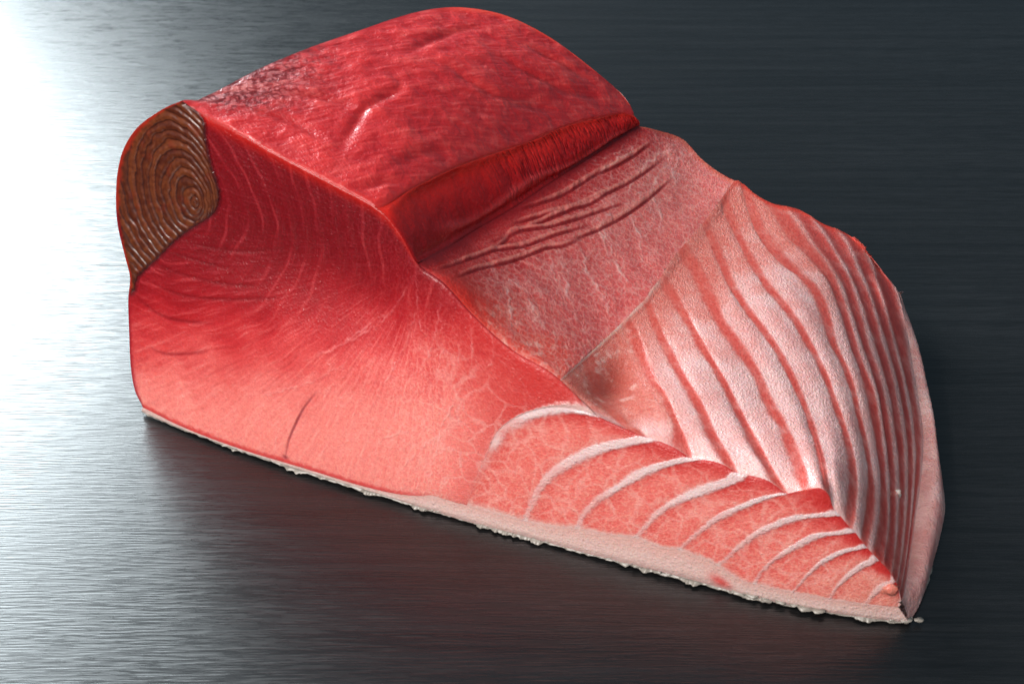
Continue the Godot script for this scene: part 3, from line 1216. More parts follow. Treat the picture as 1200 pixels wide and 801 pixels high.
func make_tuna() -> void:
	var thing := Node3D.new()
	thing.name = "tuna_block"
	thing.set_meta("label", "large raw tuna belly block with striped fat, red loin and round brown dark meat")
	thing.set_meta("category", "tuna")
	add_child(thing, true)
	var base := Vector3(0.02, 0.0, 0.09)
	thing.position = base

	make_maps()
	var fine := resample(curves.ridge_edge[0][1], 700)
	var run := 0.0
	for i in fine.size():
		var q := on_cut(fine[i])
		if i:
			run += q.distance_to(ridge_pts[i - 1])
		ridge_pts.append(q)
		ridge_len.append(run)
	var dark_poly := PackedVector2Array()
	for p in resample(curves.dark_meat_outline[0][1], 60):
		dark_poly.append(Vector2(p.x, p.y))
	var focus := Vector2(curves.dark_meat_focus[0][1][0].x, curves.dark_meat_focus[0][1][0].y)

	# --- the cut face
	var flesh := loft("flesh_face", int(620 * DETAIL), int(360 * DETAIL), face_out, true)
	shade_flesh(flesh, dark_poly, focus)
	displace(flesh)
	var ribs := loft("rib_face", int(640 * DETAIL), int(260 * DETAIL), face_out, true)
	to_ridge(ribs, true)
	shade_ribs(ribs)
	displace(ribs)
	var belly := loft("belly_wall", int(640 * DETAIL), int(420 * DETAIL), Vector3.UP)
	to_ridge(belly, false)
	shade_belly(belly)
	displace(belly)
	var mem := loft("membrane", int(420 * DETAIL), int(300 * DETAIL), Vector3.UP)
	shade_membrane(mem)
	displace(mem)
	var lside := loft("loin_side", int(420 * DETAIL), int(150 * DETAIL), Vector3(0.3, 0.6, 0.7))
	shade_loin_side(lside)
	displace(lside)
	var loin := loft("loin_top", int(620 * DETAIL), int(300 * DETAIL), Vector3.UP)
	shade_loin_top(loin)
	displace(loin)
	var rim_line := border(flesh, 0)
	snap(ribs, 2, border(flesh, 3))
	snap(belly, 2, rim_line)
	snap(mem, 2, rim_line)
	snap(lside, 2, rim_line)
	var q_ridge := 0
	while loin.us[q_ridge] < 4.0:
		q_ridge += 1
	snap(loin, 0, rim_line, 0, q_ridge)
	snap(lside, 1, border(loin, 0))
	snap(mem, 0, border(lside, 0))
	for g in [ribs, belly, mem, lside, loin]:
		g.nor = normals(g)
	# the edges where these sheets meet are rounded by pulling both back the same way
	var n_loin := mean_normal(loin)
	var n_side := mean_normal(lside)
	var n_mem := mean_normal(mem)
	var n_belly := mean_normal(belly)
	var e_top := (n_loin + face_out).normalized()
	var e_side := (n_side + face_out).normalized()
	var e_mem := (n_mem + face_out).normalized()
	var e_ridge := (n_loin + n_side).normalized()
	var e_corner := (n_loin + n_side + face_out).normalized()
	var e_belly := (n_belly + face_out).normalized()
	round_edge(flesh, 0, func(u: float) -> Vector3: return e_top.lerp(e_side, sm(4.7, 5.3, u)).lerp(e_corner, exp(-absf(u - 5.0) / 0.12)).lerp(e_mem * 2.0, sm(6.7, 7.3, u)).lerp(e_belly, sm(11.2, 11.9, u)) * sm(0.0, 0.3, u), 0.0014, 0.0020)
	round_edge(loin, 0, func(u: float) -> Vector3: return e_top.lerp(e_ridge, sm(3.7, 4.3, u)).lerp(e_corner, exp(-absf(u - 4.0) / 0.12)) * sm(0.0, 0.3, u), 0.0014, 0.0020)
	round_edge(lside, 1, func(u: float) -> Vector3: return e_ridge.lerp(e_corner, exp(-u / 0.12)), 0.0014, 0.0020)
	round_edge(lside, 2, func(v: float) -> Vector3: return e_side * (1.0 - exp(-(1.0 - v) / 0.09)), 0.0014, 0.0020)
	round_edge(mem, 2, func(_v: float) -> Vector3: return e_mem * 2.0, 0.0014, 0.0040)
	round_edge(ribs, 0, func(_u: float) -> Vector3: return e_belly, 0.0022, 0.0034)
	round_edge(belly, 0, func(_u: float) -> Vector3: return e_belly, 0.0022, 0.0034)
	round_edge(belly, 2, func(v: float) -> Vector3: return e_mem * 2.0 * (1.0 - exp(-v / 0.05)), 0.0014, 0.0040)
	for g in [flesh, ribs, belly, mem, lside, loin]:
		g.nor = normals(g)
	var flesh_parts := cut(flesh, 0.004, [0])
	var cut_face := piece("cut_face", flesh_parts[0], mats.flesh, thing)
	var dark := Node3D.new()
	dark.name = "dark_meat"
	dark.set_meta("label", "round brown dark meat with growth rings at the upper left end")
	thing.add_child(dark, true)
	for id in flesh_parts:
		if id >= 10:
			piece("ring", flesh_parts[id], mats.dark, dark)
		elif id == 2:
			piece("fat_stripe", flesh_parts[id], mats.fat, cut_face)
	var rib_parts := cut(ribs, 0.004, [0])
	for id in rib_parts:
		piece("fat_stripe" if id < 200 else "muscle_band", rib_parts[id], mats.fat if id < 200 else mats.muscle, cut_face)
	# --- the layer of fat under the skin, along the bottom of the cut
	var edge := loft("fat_edge", 26, 760, face_out, true)
	edge_shade(edge)
	displace(edge)
	piece("fat_layer", cut(edge, 0.003)[0], mats.fat, thing, "white layer of fat along the bottom edge of the cut")
	# --- belly wall
	var belly_parts := cut(belly, 0.0015, [0])
	var wall_node := Node3D.new()
	wall_node.name = "belly_wall"
	thing.add_child(wall_node, true)
	for id in belly_parts:
		piece("fat_ridge" if id < 400 else "muscle_strip", belly_parts[id], mats.lining if id in [300, 301, 400] else mats.fat if id < 400 else mats.muscle, wall_node)
	var side := loft("belly_edge", 90, 280, Vector3(1, 0.3, 0))
	shade_plain(side, tone(226, 176, 170), tone(206, 140, 134), 0.0003)
	for k in side.pos.size():
		side.disp[k] += 0.0055 * sin(PI * side.us[k % side.nu]) * sm(0.0, 0.15, side.vs[k / side.nu]) * (1.0 - sm(0.75, 1.0, side.vs[k / side.nu]))
	displace(side)
	piece("belly_edge", cut(side)[0], mats.fat, thing, "smooth pale pink fat at the right end")
	# --- membrane, loin
	piece("belly_membrane", cut(mem, 0.004, [2])[0], mats.lining, thing, "veined dull red lining beside the striped belly wall")
	var loin_top := piece("loin", cut(loin, 0.006, [0, 1, 2, 3])[0], mats.loin, thing, "bright red glistening loin on top")
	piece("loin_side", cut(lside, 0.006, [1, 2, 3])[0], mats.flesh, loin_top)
	# --- the back cut and the skin, out of the photograph's sight
	var rim := resample(curves.back_rim[0][1], 260)
	var low := PackedVector3Array()
	for i in rim.size():
		var q := rim[i]
		low.append(Vector3(q.x - 0.004, 0.002, q.z - 0.004))
	var back := wall(rim, low, 80, Vector3(0.5, 0, -0.85))
	shade_plain(back, tone(196, 60, 54), tone(214, 104, 92), 0.0005)
	displace(back)
	piece("back_cut", cut(back, 0.0)[0], mats.flesh, thing)
	var front_edge := resample(curves.flesh_face[0][1], 160)
	var a := PackedVector3Array()
	var b := PackedVector3Array()
	for i in 160:
		var t := i / 159.0
		a.append(on_cut(front_edge[i]) - face_out * 0.001)
		b.append(low[0].lerp(rim[0], 1.0 - t) + Vector3(-0.0004, 0, 0.0004))
	var skin := wall(a, b, 90, Vector3(-1, 0, -0.3))
	shade_plain(skin, tone(58, 60, 66), tone(110, 104, 104), 0.0004)
	displace(skin)
	var skin_node := piece("skin", cut(skin, 0.0)[0], mats.skin, thing, "dark silvery skin round the back and under the block")
	# underside: a fan from the front edge to the back edge, just above the table
	var front_low := resample(curves.fat_edge[1][1], 260)
	var fl := PackedVector3Array()
	for i in 260:
		fl.append(on_cut(front_low[i] + Vector3(0, 0.0012, -0.0015)))
	var under := wall(fl, low, 30, Vector3.DOWN)
	shade_plain(under, tone(40, 34, 34), tone(74, 66, 64), 0.0)
	piece("underside", cut(under, 0.0)[0], mats.skin, skin_node)
	var k := 0
	for p in curves.front_scales[0][1]:
		for q in 2:
			k += 1
			var shift := Vector3(0.006 * q, 0.0006 + 0.0005 * q, -0.0035 + 0.0024 * q)
			piece("scale", fish_scale(p + shift, 0.0030 + 0.0008 * ((k * 7) % 4), k), mats.scale, skin_node)
	# the ragged rim of the skin, which shows as pale shreds along the bottom of the cut and round the right end
	piece("skin_rim", ragged_rim(), mats.scale, skin_node)
	# torn bits
	var nubs: PackedVector3Array = curves.nubs[0][1]
	var pale := tone(236, 212, 204)
	var rosy := tone(226, 150, 136)
	nub("fat_bit", nubs[0] - Vector3(0.0015, 0.001, 0), Vector3(0.0028, 0.006, 0.0024), Vector3(0.7, 0, 0.15), pale, tone(220, 190, 180), 1, mats.fat, wall_node)
	nub("meat_bit", nubs[2], Vector3(0.0042, 0.0036, 0.0028), Vector3(0.3, 0, 0.4), tone(228, 140, 124), tone(224, 120, 104), 3, mats.muscle, wall_node)
	for part in thing.get_children():
		part.position = -base


func edge_shade(g: Grid) -> void:
	for k in g.pos.size():
		var p := g.pos[k]
		var v := g.us[k % g.nu]
		var u := g.vs[k / g.nu]
		var mid := noise_mid.get_noise_3dv(p * 240.0)
		var fine := noise_fine.get_noise_3dv(p * 800.0)
		var c := tone(224, 168, 158).lerp(tone(222, 186, 178), sm(0.0, 0.6, v + 0.2 * mid))
		c = c.lerp(tone(190, 150, 142), clampf(0.25 + fine, 0.0, 0.4))
		c = c.lerp(tone(206, 60, 56), exp(-pow((u - 0.79) / 0.012, 2.0) - pow((v - 0.7) / 0.25, 2.0)) * 0.8)
		c = c.lerp(tone(150, 110, 106), sm(0.8, 1.0, v) * 0.5)
		g.col[k] = c
		g.disp[k] = (0.00022 * mid + 0.00008 * fine) * sm(0.0, 0.2, v) - 0.0006 * sm(0.7, 1.0, v)
		g.part[k] = 0


func face_data() -> void:
	face_origin = Vector3(-0.22863, 0.00300, 0.07342)
	face_along = Vector3(0.93107, 0.00000, 0.36483)
	face_up = Vector3(0.07585, 0.97815, -0.19358)
	face_out = Vector3(-0.35686, 0.20791, 0.91073)
	face_bow = Vector4(0.07502, -0.01022, -0.15386, 0.22115)
	face_length = 0.47263
	face_level = Vector3(-0.36483, 0.00000, 0.93107)
	line("flesh_face", 0, [35.9, 209.1, 0, 22.2, 200.7, 0, 3.5, 184.7, 0, -6.9, 168, 0, -11.7, 147.7, 0, -12.1, 123.7, 0, -7.7, 102.9, 0, -4.7, 89.8, 0, -6.4, 75.4, 0, -6.6, 52.5, 0, -6.3, 29.3, 0, -3.8, 13.4, 0, 1.5, 3.6, 0])
	line("flesh_face", 1, [46.8, 206, 0, 30.5, 176.9, 0, 20.6, 143.2, 0, 16.6, 109.9, 0, 18.8, 77.6, 0, 24.3, 45.4, 0, 28.9, 23.8, 0, 33.6, 1.2, 0])
	line("flesh_face", 2, [71, 201.2, 0, 63.6, 165.5, 0, 59.2, 122.8, 0, 60.7, 80, 0, 67.7, 42.9, 0, 76.7, 1.2, 0])
	line("flesh_face", 3, [101, 193.3, 0, 98.8, 154.4, 0, 99.3, 113, 0, 105.5, 66.1, 0, 118.1, 2.7, 0])
	line("flesh_face", 4, [130.1, 186, 0, 131.4, 142.4, 0, 136.3, 102, 0, 144.6, 61, 0, 154.9, 2.8, 0])
	line("flesh_face", 5, [158.6, 177.9, 0, 160.2, 139.4, 0, 164.5, 99, 0, 170.3, 51.8, 0, 177.9, 4.2, 0])
	line("flesh_face", 6, [173.2, 166.6, 0, 177.2, 128.3, 0, 181.3, 87.5, 0, 187.7, 45.7, 0, 192.9, 7.1, 0])
	line("flesh_face", 7, [185.1, 151.5, 0, 191.8, 121.7, 0, 196.4, 86.3, 0, 199.6, 49.1, 0, 200.8, 10, 0])
	line("flesh_face", 8, [200.5, 144.2, 0, 205.8, 115, 0, 208.3, 84.1, 0, 208.6, 46.2, 0, 208.2, 10, 0])
	line("flesh_face", 9, [218.8, 129.5, 0, 223.4, 98.7, 0, 221.7, 66.3, 0, 215.3, 31.4, 0, 213.5, 9.9, 0])
	line("flesh_face", 10, [242, 114.9, 0, 241.8, 93, 0, 232, 63.7, 0, 221.9, 33.3, 0, 216.7, 9.7, 0])
	line("flesh_face", 11, [267.1, 105.9, 0, 254.2, 86.9, 0, 238.1, 69.8, 0, 228.2, 46.3, 0, 221.1, 21.9, 0, 219.8, 10.1, 0])
	line("flesh_face", 12, [291.4, 88.5, 0, 279.4, 87.9, 0, 267.5, 85.7, 0, 255.7, 79.9, 0, 245.5, 71.8, 0, 237.3, 61.4, 0, 232.4, 44.7, 0, 226.6, 26.3, 0, 223, 9.9, 0])
	line("rib_face", 0, [291.4, 88.5, 0, 279.4, 87.9, 0, 267.5, 85.7, 0, 255.7, 79.9, 0, 245.5, 71.8, 0, 237.3, 61.4, 0, 232.4, 44.7, 0, 226.6, 26.3, 0, 223, 9.9, 0])
	line("rib_face", 0.5, [320.6, 82.3, 0, 303.1, 81.7, 0, 286.8, 77.3, 0, 272.9, 69.7, 0, 261.7, 56.9, 0, 250.7, 38.9, 0, 244.3, 23.1, 0, 241.8, 9.9, 0])
	line("rib_face", 1, [324.4, 82.3, 0, 313.1, 77.7, 0, 301.9, 71.4, 0, 290.5, 64.5, 0, 279.3, 54.3, 0, 268.1, 41.2, 0, 262, 25.5, 0, 257.7, 10.1, 0])
	line("rib_face", 1.5, [345.6, 76.6, 0, 332.3, 75.6, 0, 316.5, 69.1, 0, 303.4, 57.9, 0, 292.5, 45, 0, 283, 31.8, 0, 277.5, 21.8, 0, 274.9, 11.4, 0])
	line("rib_face", 2, [349.3, 77, 0, 337.4, 71.7, 0, 326.5, 65, 0, 315.7, 55, 0, 304.9, 43.7, 0, 295, 30.4, 0, 290.1, 20.5, 0, 287.7, 14.2, 0])
	line("rib_face", 2.5, [370.7, 74.4, 0, 358.2, 72.6, 0, 345.2, 65.4, 0, 332.5, 54.4, 0, 320, 38.8, 0, 311.7, 26.5, 0, 307.4, 15.7, 0])
	line("rib_face", 3, [374.4, 74.3, 0, 370.6, 71.7, 0, 363.8, 65.2, 0, 351.1, 55.9, 0, 338.4, 45.3, 0, 329, 32.2, 0, 322.3, 18.5, 0])
	line("rib_face", 3.5, [398.2, 68.2, 0, 386.3, 66.9, 0, 373.7, 59.9, 0, 361.4, 49.1, 0, 349, 35.8, 0, 341, 24.1, 0, 336.6, 16.7, 0])
	line("rib_face", 4, [402.1, 68.6, 0, 391.2, 64.4, 0, 380.8, 58.1, 0, 368.5, 47.8, 0, 359.2, 37.6, 0, 352.5, 27.5, 0, 347, 18.1, 0])
	line("rib_face", 4.5, [423.4, 64.5, 0, 409.1, 63.5, 0, 396.7, 57.3, 0, 384.8, 46.3, 0, 374.9, 35, 0, 367.2, 23.5, 0, 361, 16.7, 0])
	line("rib_face", 5, [426.4, 62, 0, 418.5, 59.8, 0, 408.9, 56.6, 0, 397.8, 50.2, 0, 385.8, 39.5, 0, 376.9, 27.3, 0, 371.6, 18.7, 0, 368.4, 14.4, 0])
	line("rib_face", 5.5, [433.2, 54.9, 0, 423.7, 54.6, 0, 411.5, 48.1, 0, 399.9, 36.2, 0, 390.7, 21.7, 0, 386, 12.2, 0, 383.4, 8.1, 0])
	line("rib_face", 6, [435.7, 53.3, 0, 425.4, 49.6, 0, 416.3, 46, 0, 406.6, 36.7, 0, 397.8, 26.4, 0, 391.6, 15.4, 0, 389.8, 8.2, 0])
	line("rib_face", 6.5, [441.6, 46.4, 0, 431.8, 45.1, 0, 422.1, 37.6, 0, 413, 24.7, 0, 405.8, 12.4, 0, 404.2, 8.1, 0])
	line("rib_face", 7, [443.2, 44.5, 0, 432.7, 39.9, 0, 423.8, 32.6, 0, 416.6, 21.7, 0, 412.9, 13.7, 0, 410.1, 8, 0])
	line("rib_face", 7.5, [447.3, 40.9, 0, 437.8, 35.5, 0, 430.4, 27, 0, 424.1, 16.3, 0, 420.9, 8.4, 0])
	line("rib_face", 8, [449.4, 38.6, 0, 442.6, 32.6, 0, 437.3, 25.6, 0, 432.2, 16.4, 0, 429.9, 8.2, 0])
	line("rib_face", 8.5, [458.2, 30.2, 0, 449.9, 28.4, 0, 442.6, 20.1, 0, 440.1, 8.6, 0])
	line("rib_face", 9, [461.1, 25.7, 0, 457.3, 23, 0, 452, 16.2, 0, 448.9, 8.5, 0])
	line("rib_face", 9.5, [463.5, 21.7, 0, 461.6, 18.1, 0, 458.8, 14.5, 0, 457.6, 8.8, 0])
	line("rib_face", 10, [466.8, 12.7, 0, 466.6, 11.6, 0, 465.9, 10.4, 0, 465.3, 9.2, 0])
	line("fat_edge", 0, [1.5, 3.6, 0, 33.6, 1.2, 0, 76.7, 1.2, 0, 118.1, 2.7, 0, 154.9, 2.8, 0, 177.9, 4.2, 0, 192.9, 7.1, 0, 200.8, 10, 0, 208.2, 10, 0, 213.5, 9.9, 0, 216.7, 9.7, 0, 219.8, 10.1, 0, 223, 9.9, 0, 241.8, 9.9, 0, 257.7, 10.1, 0, 274.9, 11.4, 0, 287.7, 14.2, 0, 307.4, 15.7, 0, 322.3, 18.5, 0, 336.6, 16.7, 0, 347, 18.1, 0, 361, 16.7, 0, 368.4, 14.4, 0, 383.4, 8.1, 0, 389.8, 8.2, 0, 404.2, 8.1, 0, 410.1, 8, 0, 420.9, 8.4, 0, 429.9, 8.2, 0, 440.1, 8.6, 0, 448.9, 8.5, 0, 457.6, 8.8, 0, 465.3, 9.2, 0])
	line("fat_edge", 1, [0, 0, 0, 6.7, -0.5, 0, 26.5, -0.8, 0, 64.5, -0.2, 0, 103.6, 0.3, 0, 127.9, 0.6, 0, 160.5, 0.5, 0, 193.3, -0.3, 0, 225.3, -0.9, 0, 261.7, -0.1, 0, 292.2, -0.3, 0, 322, 0.4, 0, 351.1, 0.9, 0, 370.3, 0.4, 0, 389.2, -0.4, 0, 425.9, -0.5, 0, 443.8, -0.2, 0, 461.3, -0.2, 0, 472.6, -0.5, 0])
	line("ridge_edge", 0, [185.1, 151.5, 0, 200.5, 144.2, 0, 218.8, 129.5, 0, 242, 114.9, 0, 267.1, 105.9, 0, 278.6, 96.5, 0, 291.4, 88.5, 0, 307.6, 84.5, 0, 320.6, 82.3, 0, 324.4, 82.3, 0, 336.3, 80.3, 0, 345.6, 76.6, 0, 349.3, 77, 0, 362.1, 77.3, 0, 370.7, 74.4, 0, 374.4, 74.3, 0, 387.6, 73.5, 0, 398.2, 68.2, 0, 402.1, 68.6, 0, 408.9, 72.8, 0, 414.7, 75.2, 0, 419.6, 72.1, 0, 423.4, 64.5, 0, 426.4, 62, 0, 433.2, 54.9, 0, 435.7, 53.3, 0, 441.6, 46.4, 0, 447.3, 40.9, 0, 458.2, 30.2, 0, 463.5, 21.7, 0, 466.8, 12.7, 0])
	line("belly_wall", 0, [44.1, 89.6, 176.3, 40.2, 92.1, 169.4, 33.8, 97.2, 164.8, 27.4, 103, 161.1])
	line("belly_wall", 0.5, [70.9, 83.5, 187.9, 59.3, 85.5, 175.7, 51.7, 87.1, 159.9, 46.9, 89.4, 140.8, 42.7, 91.4, 127.4])
	line("belly_wall", 1, [74.4, 83.5, 189.3, 72.3, 83.7, 173.6, 67.3, 84.1, 156.3, 63.7, 84.4, 138.3, 58.8, 85.3, 112.7, 55.8, 86.5, 104])
	line("belly_wall", 1.5, [93.9, 77.9, 197.8, 90.8, 81.4, 182.8, 87.3, 82.7, 168.9, 84.8, 83.2, 153.1, 80.1, 83.4, 140.9, 74.5, 83.5, 118.2, 69.5, 84.5, 95.8, 65.5, 85.7, 88.5])
	line("belly_wall", 2, [97.3, 78.4, 199, 95.1, 80, 186.7, 91.6, 82, 173, 88.1, 82.9, 158.5, 82.3, 83.4, 142.3, 77.9, 83.4, 118.1, 74.7, 84.2, 91.4, 72, 85.4, 78.3])
	line("belly_wall", 2.5, [117.3, 75.8, 206.7, 112.5, 78.4, 195, 108, 79, 180.7, 104, 80.5, 164.2, 99.6, 82.2, 150.4, 94.5, 83.3, 137, 89.9, 83.4, 118.1, 85.4, 83.4, 100, 81.1, 84.2, 76.6, 78.7, 85, 67.7])
	line("belly_wall", 3, [120.8, 75.7, 207.9, 118, 77.2, 195, 114.4, 78, 177.4, 109.5, 79.9, 156.4, 103, 82.7, 137.7, 96.5, 83.3, 114.1, 90.8, 83.2, 94.1, 86, 83.7, 71.9, 83.5, 84.6, 56.9])
	line("belly_wall", 3.5, [142.9, 69.7, 216.5, 136.4, 74.9, 204.5, 131.7, 75.1, 187.9, 127.1, 75, 168.5, 122.7, 76.6, 152.4, 117.6, 79.8, 136.4, 110, 82.5, 114.6, 101.7, 82.4, 82.5, 96, 82.5, 60.1, 89.5, 83.7, 44.5])
	line("belly_wall", 4, [146.7, 70.1, 217.6, 141, 73.9, 204.8, 136.9, 74.1, 183.4, 131.6, 73.8, 158.6, 125.8, 77.4, 137.3, 116.7, 81.4, 115.6, 109.4, 82, 90.2, 103.3, 81.7, 63.2, 99.2, 81.9, 39.3, 95.9, 82.7, 27.9])
	line("belly_wall", 4.5, [153.6, 74.2, 218.7, 152.3, 73.9, 203.4, 150.2, 71.4, 178.3, 147.2, 70.8, 160.1, 142, 72.4, 143.8, 137.8, 75.8, 125.4, 130.1, 79.3, 105.1, 122.2, 80.7, 86.8, 117.8, 80.2, 61.3, 111.5, 79.9, 30.3, 105.4, 81, 9.1])
	line("belly_wall", 5, [158.6, 76.3, 219.7, 158.3, 73.5, 199.6, 158.6, 68.6, 170.2, 155.9, 68.7, 148.9, 151, 71.8, 130.4, 144.2, 75.8, 112.4, 136.9, 78.6, 89.8, 131, 79.1, 65.6, 124.3, 78.4, 32.7, 119.1, 78.6, 5.6, 113.1, 80, -5.4])
	line("belly_wall", 5.5, [163, 74.3, 221.3, 164, 72.9, 200.9, 165.4, 67.9, 177.8, 165.1, 65.6, 159.8, 163.5, 66.6, 144.3, 159.7, 69.7, 127.8, 155.6, 72.8, 112.6, 150.9, 75.5, 98.6, 144.3, 77.4, 82.5, 138, 78.2, 67, 132.2, 78.2, 46.4, 127.4, 77.5, 13.3, 122.2, 78.9, -22.5])
	line("belly_wall", 6, [169.8, 63.6, 225.4, 170.2, 70.7, 206.5, 173.6, 65.4, 180.5, 174.6, 62.1, 155.8, 172.5, 64.2, 136.3, 169, 68, 118.2, 163.7, 71.7, 101, 156.9, 74.8, 83.2, 150.3, 76.3, 62.7, 144, 76.2, 34, 138.3, 75.7, 1.5, 133.2, 76.7, -27.7, 130.5, 77.8, -38.9])
	line("belly_wall", 6.5, [175.9, 56.7, 228.4, 179.5, 58.9, 213.5, 183, 59.4, 197.7, 185.5, 57.6, 178.8, 185.9, 56.7, 160.3, 184.5, 58.3, 144.1, 181.9, 61.9, 127.5, 179.2, 65.2, 110.9, 174.5, 68.5, 93.8, 168.9, 71.6, 74.9, 162.7, 73.6, 59.2, 154.7, 74.9, 41, 147.6, 74.8, 14, 141.6, 74.9, -18.7, 137.9, 76.3, -46.2, 137.7, 76.8, -55.6])
	line("belly_wall", 7, [179.2, 53.7, 229.8, 184, 54.2, 211.8, 188.2, 54.6, 192.5, 191.4, 52.6, 169.8, 191.4, 53.5, 149.5, 189.4, 57.5, 132.1, 186.4, 61.8, 114.4, 182.6, 65.2, 95.1, 177.9, 68.4, 70.8, 172.1, 71, 48.8, 163.3, 72.5, 24.4, 155.3, 72.7, -4.8, 149.7, 73.3, -40.7, 148, 75.1, -76.9])
	line("belly_wall", 7.5, [183.6, 48.4, 231.9, 191.2, 46.7, 207.4, 195.5, 47.2, 187.9, 197.7, 47.2, 167.4, 198.2, 48.5, 147.4, 196.8, 53, 132, 196.1, 56.8, 116.1, 193.7, 59.9, 98, 189.5, 62.7, 81.5, 189.1, 63.7, 60.4, 187.1, 65.4, 38.5, 181.1, 67.9, 24.2, 173.1, 69.9, 16.2, 164.4, 71.2, 0.5, 157.4, 71.8, -21.5, 154.4, 72.3, -52.3, 153.6, 73.3, -75.4])
	line("belly_wall", 8, [186.9, 44.8, 233.4, 196.5, 41.6, 202, 200.8, 43.3, 176.9, 202.5, 43.7, 156.3, 202.3, 47, 138.4, 201.5, 52.2, 122, 199.7, 56.2, 103.8, 198.3, 58.1, 83.7, 197, 59.7, 59.3, 195.3, 61.5, 35.8, 191.7, 63.6, 16.4, 182.5, 66.4, -2.6, 171.5, 68.6, -23.2, 163.4, 70, -55.8, 160.7, 70.9, -66.7])
	line("belly_wall", 8.5, [191.7, 39.9, 235.3, 201.1, 35.2, 202, 205, 38.1, 178.2, 207.7, 39.6, 151.9, 208.5, 43.8, 131, 208.1, 49.7, 111.4, 205.9, 53, 95.8, 203.9, 54.9, 79.7, 203, 56.4, 56.7, 201.5, 58.1, 35.7, 198.3, 60.5, 14, 191.1, 63.4, -4, 182.7, 65.7, -22.7, 176.3, 66.8, -45.5, 171, 68, -60.9])
	line("belly_wall", 9.5, [196.5, 34.8, 237.2, 206.6, 27.7, 200.9, 212, 31.4, 171.1, 215, 33.9, 145.5, 215.6, 38.8, 125.2, 215.3, 45, 105.8, 214.6, 47.4, 85, 212.5, 49.9, 63.4, 211.6, 52, 36.3, 210, 54.3, 12.6, 206.6, 56.8, -5, 200.1, 59.6, -24.8, 193.6, 61.9, -45.9, 188.3, 63.4, -60.8])
	line("belly_wall", 10.5, [200.6, 29.1, 239.1, 212.2, 19.7, 199.5, 218.9, 23.1, 169.2, 224, 26.5, 137.3, 225.1, 32.2, 113.8, 225.1, 37.8, 93.2, 224.8, 39.7, 71.3, 223.4, 42.4, 51.3, 222.2, 45.9, 25.5, 220.1, 48.6, 4.8, 215.7, 52.7, -14.7, 211, 55, -38.3, 204.4, 58, -51.8])
	line("belly_wall", 11.5, [203.2, 24.7, 240.4, 216.4, 13.2, 199.6, 225, 16.1, 165.4, 231.9, 19.6, 129.6, 234.1, 24.2, 104.5, 234.6, 29.6, 79.2, 234.4, 32.2, 53.5, 232.6, 37.6, 30.4, 231.1, 41.5, 6.1, 228, 46, -17.4, 225.1, 49.5, -41.5, 220.6, 51.2, -49.8])
	line("belly_wall", 12.5, [205.1, 19.6, 241.7, 218.9, 9.6, 199.3, 230.6, 11.8, 157.3, 238, 13.5, 126.5, 242.1, 16.6, 95.7, 242.7, 21.9, 69.9, 243.1, 24.7, 44.1, 242.2, 30.8, 21.6, 240.7, 36.3, 1.8, 240.9, 37.9, -24.1, 232.8, 45.8, -34.9])
	line("belly_wall", 13, [206.4, 15.5, 242.7, 219.7, 8.1, 201, 231.2, 9, 161.4, 241.1, 10, 126.3, 247.2, 10, 95.9, 248.2, 15, 73.8, 250, 17, 47.3, 251.1, 21, 22.1, 249.9, 28.8, 5.4, 248.6, 32.8, -14.1, 245.4, 34.1, -21.8])
	line("belly_edge", 0, [206.4, 15.5, 242.7, 219.7, 8.1, 201, 231.2, 9, 161.4, 241.1, 10, 126.3, 247.2, 10, 95.9, 248.2, 15, 73.8, 250, 17, 47.3, 251.1, 21, 22.1, 249.9, 28.8, 5.4, 248.6, 32.8, -14.1, 245.4, 34.1, -21.8])
	line("belly_edge", 1, [211.8, 2, 244.3, 218.3, 2, 234.6, 225.2, 2, 220.9, 234.5, 2, 198.4, 243.7, 2, 174.9, 248.9, 3, 158.6, 252, 3, 137.1, 253.5, 4, 112.2, 255.2, 4, 86.6, 255.3, 5, 61.9, 255.5, 7, 43.4, 258, 10, 12.4, 258.1, 13, -1.8, 257.3, 16, -11.6, 253.4, 26, -16.8])
	line("membrane", 0, [-50.1, 151.2, 125.1, -36.4, 144, 132.3, -20.5, 129.6, 141.9, -0, 115.4, 153.2, 22.7, 106.6, 164.1, 27.4, 103, 161.8])
	line("membrane", 1, [-35.6, 136.9, 90, -18.9, 127.9, 101.8, 0, 115.6, 113.1, 21.2, 104.3, 125.4, 42.8, 91.3, 124.2, 46.4, 89.3, 119.3])
	line("membrane", 2, [-19.7, 126.8, 56.3, 0, 117.5, 70.5, 24.5, 104.3, 81.5, 48.9, 90.5, 91.5, 59.6, 86, 97.8])
	line("membrane", 3, [0, 123.1, 30.1, 25.2, 109.6, 41.6, 50.4, 95.4, 52.1, 72.8, 86.3, 65.2, 77.1, 85.2, 69.6])
	line("membrane", 4, [20.7, 120.3, 0.4, 46.6, 104.7, 11.5, 69.8, 91.4, 24.1, 87.3, 84.4, 39.2, 92.5, 83.2, 39.3])
	line("membrane", 5, [42.6, 115.9, -32, 66.7, 101.4, -22.3, 87.8, 88.7, -9.6, 105.9, 81.2, 2.9, 109.1, 80.5, 2.7])
	line("membrane", 6, [62.8, 112.5, -60.3, 84.8, 98.1, -52.6, 106.5, 85.3, -40.3, 121.8, 79.1, -24.1, 124.2, 78.6, -25.8])
	line("membrane", 7, [74.8, 110.3, -77.8, 97.8, 95.5, -77.8, 119.8, 82.9, -64.5, 132.5, 77.7, -48, 135.1, 77, -46.1])
	line("membrane", 8, [84, 108, -91.6, 97.3, 100.3, -99.2, 114.4, 90, -105.4, 126.2, 83, -91.8, 138.6, 78, -81.7, 148, 75.1, -76.9])
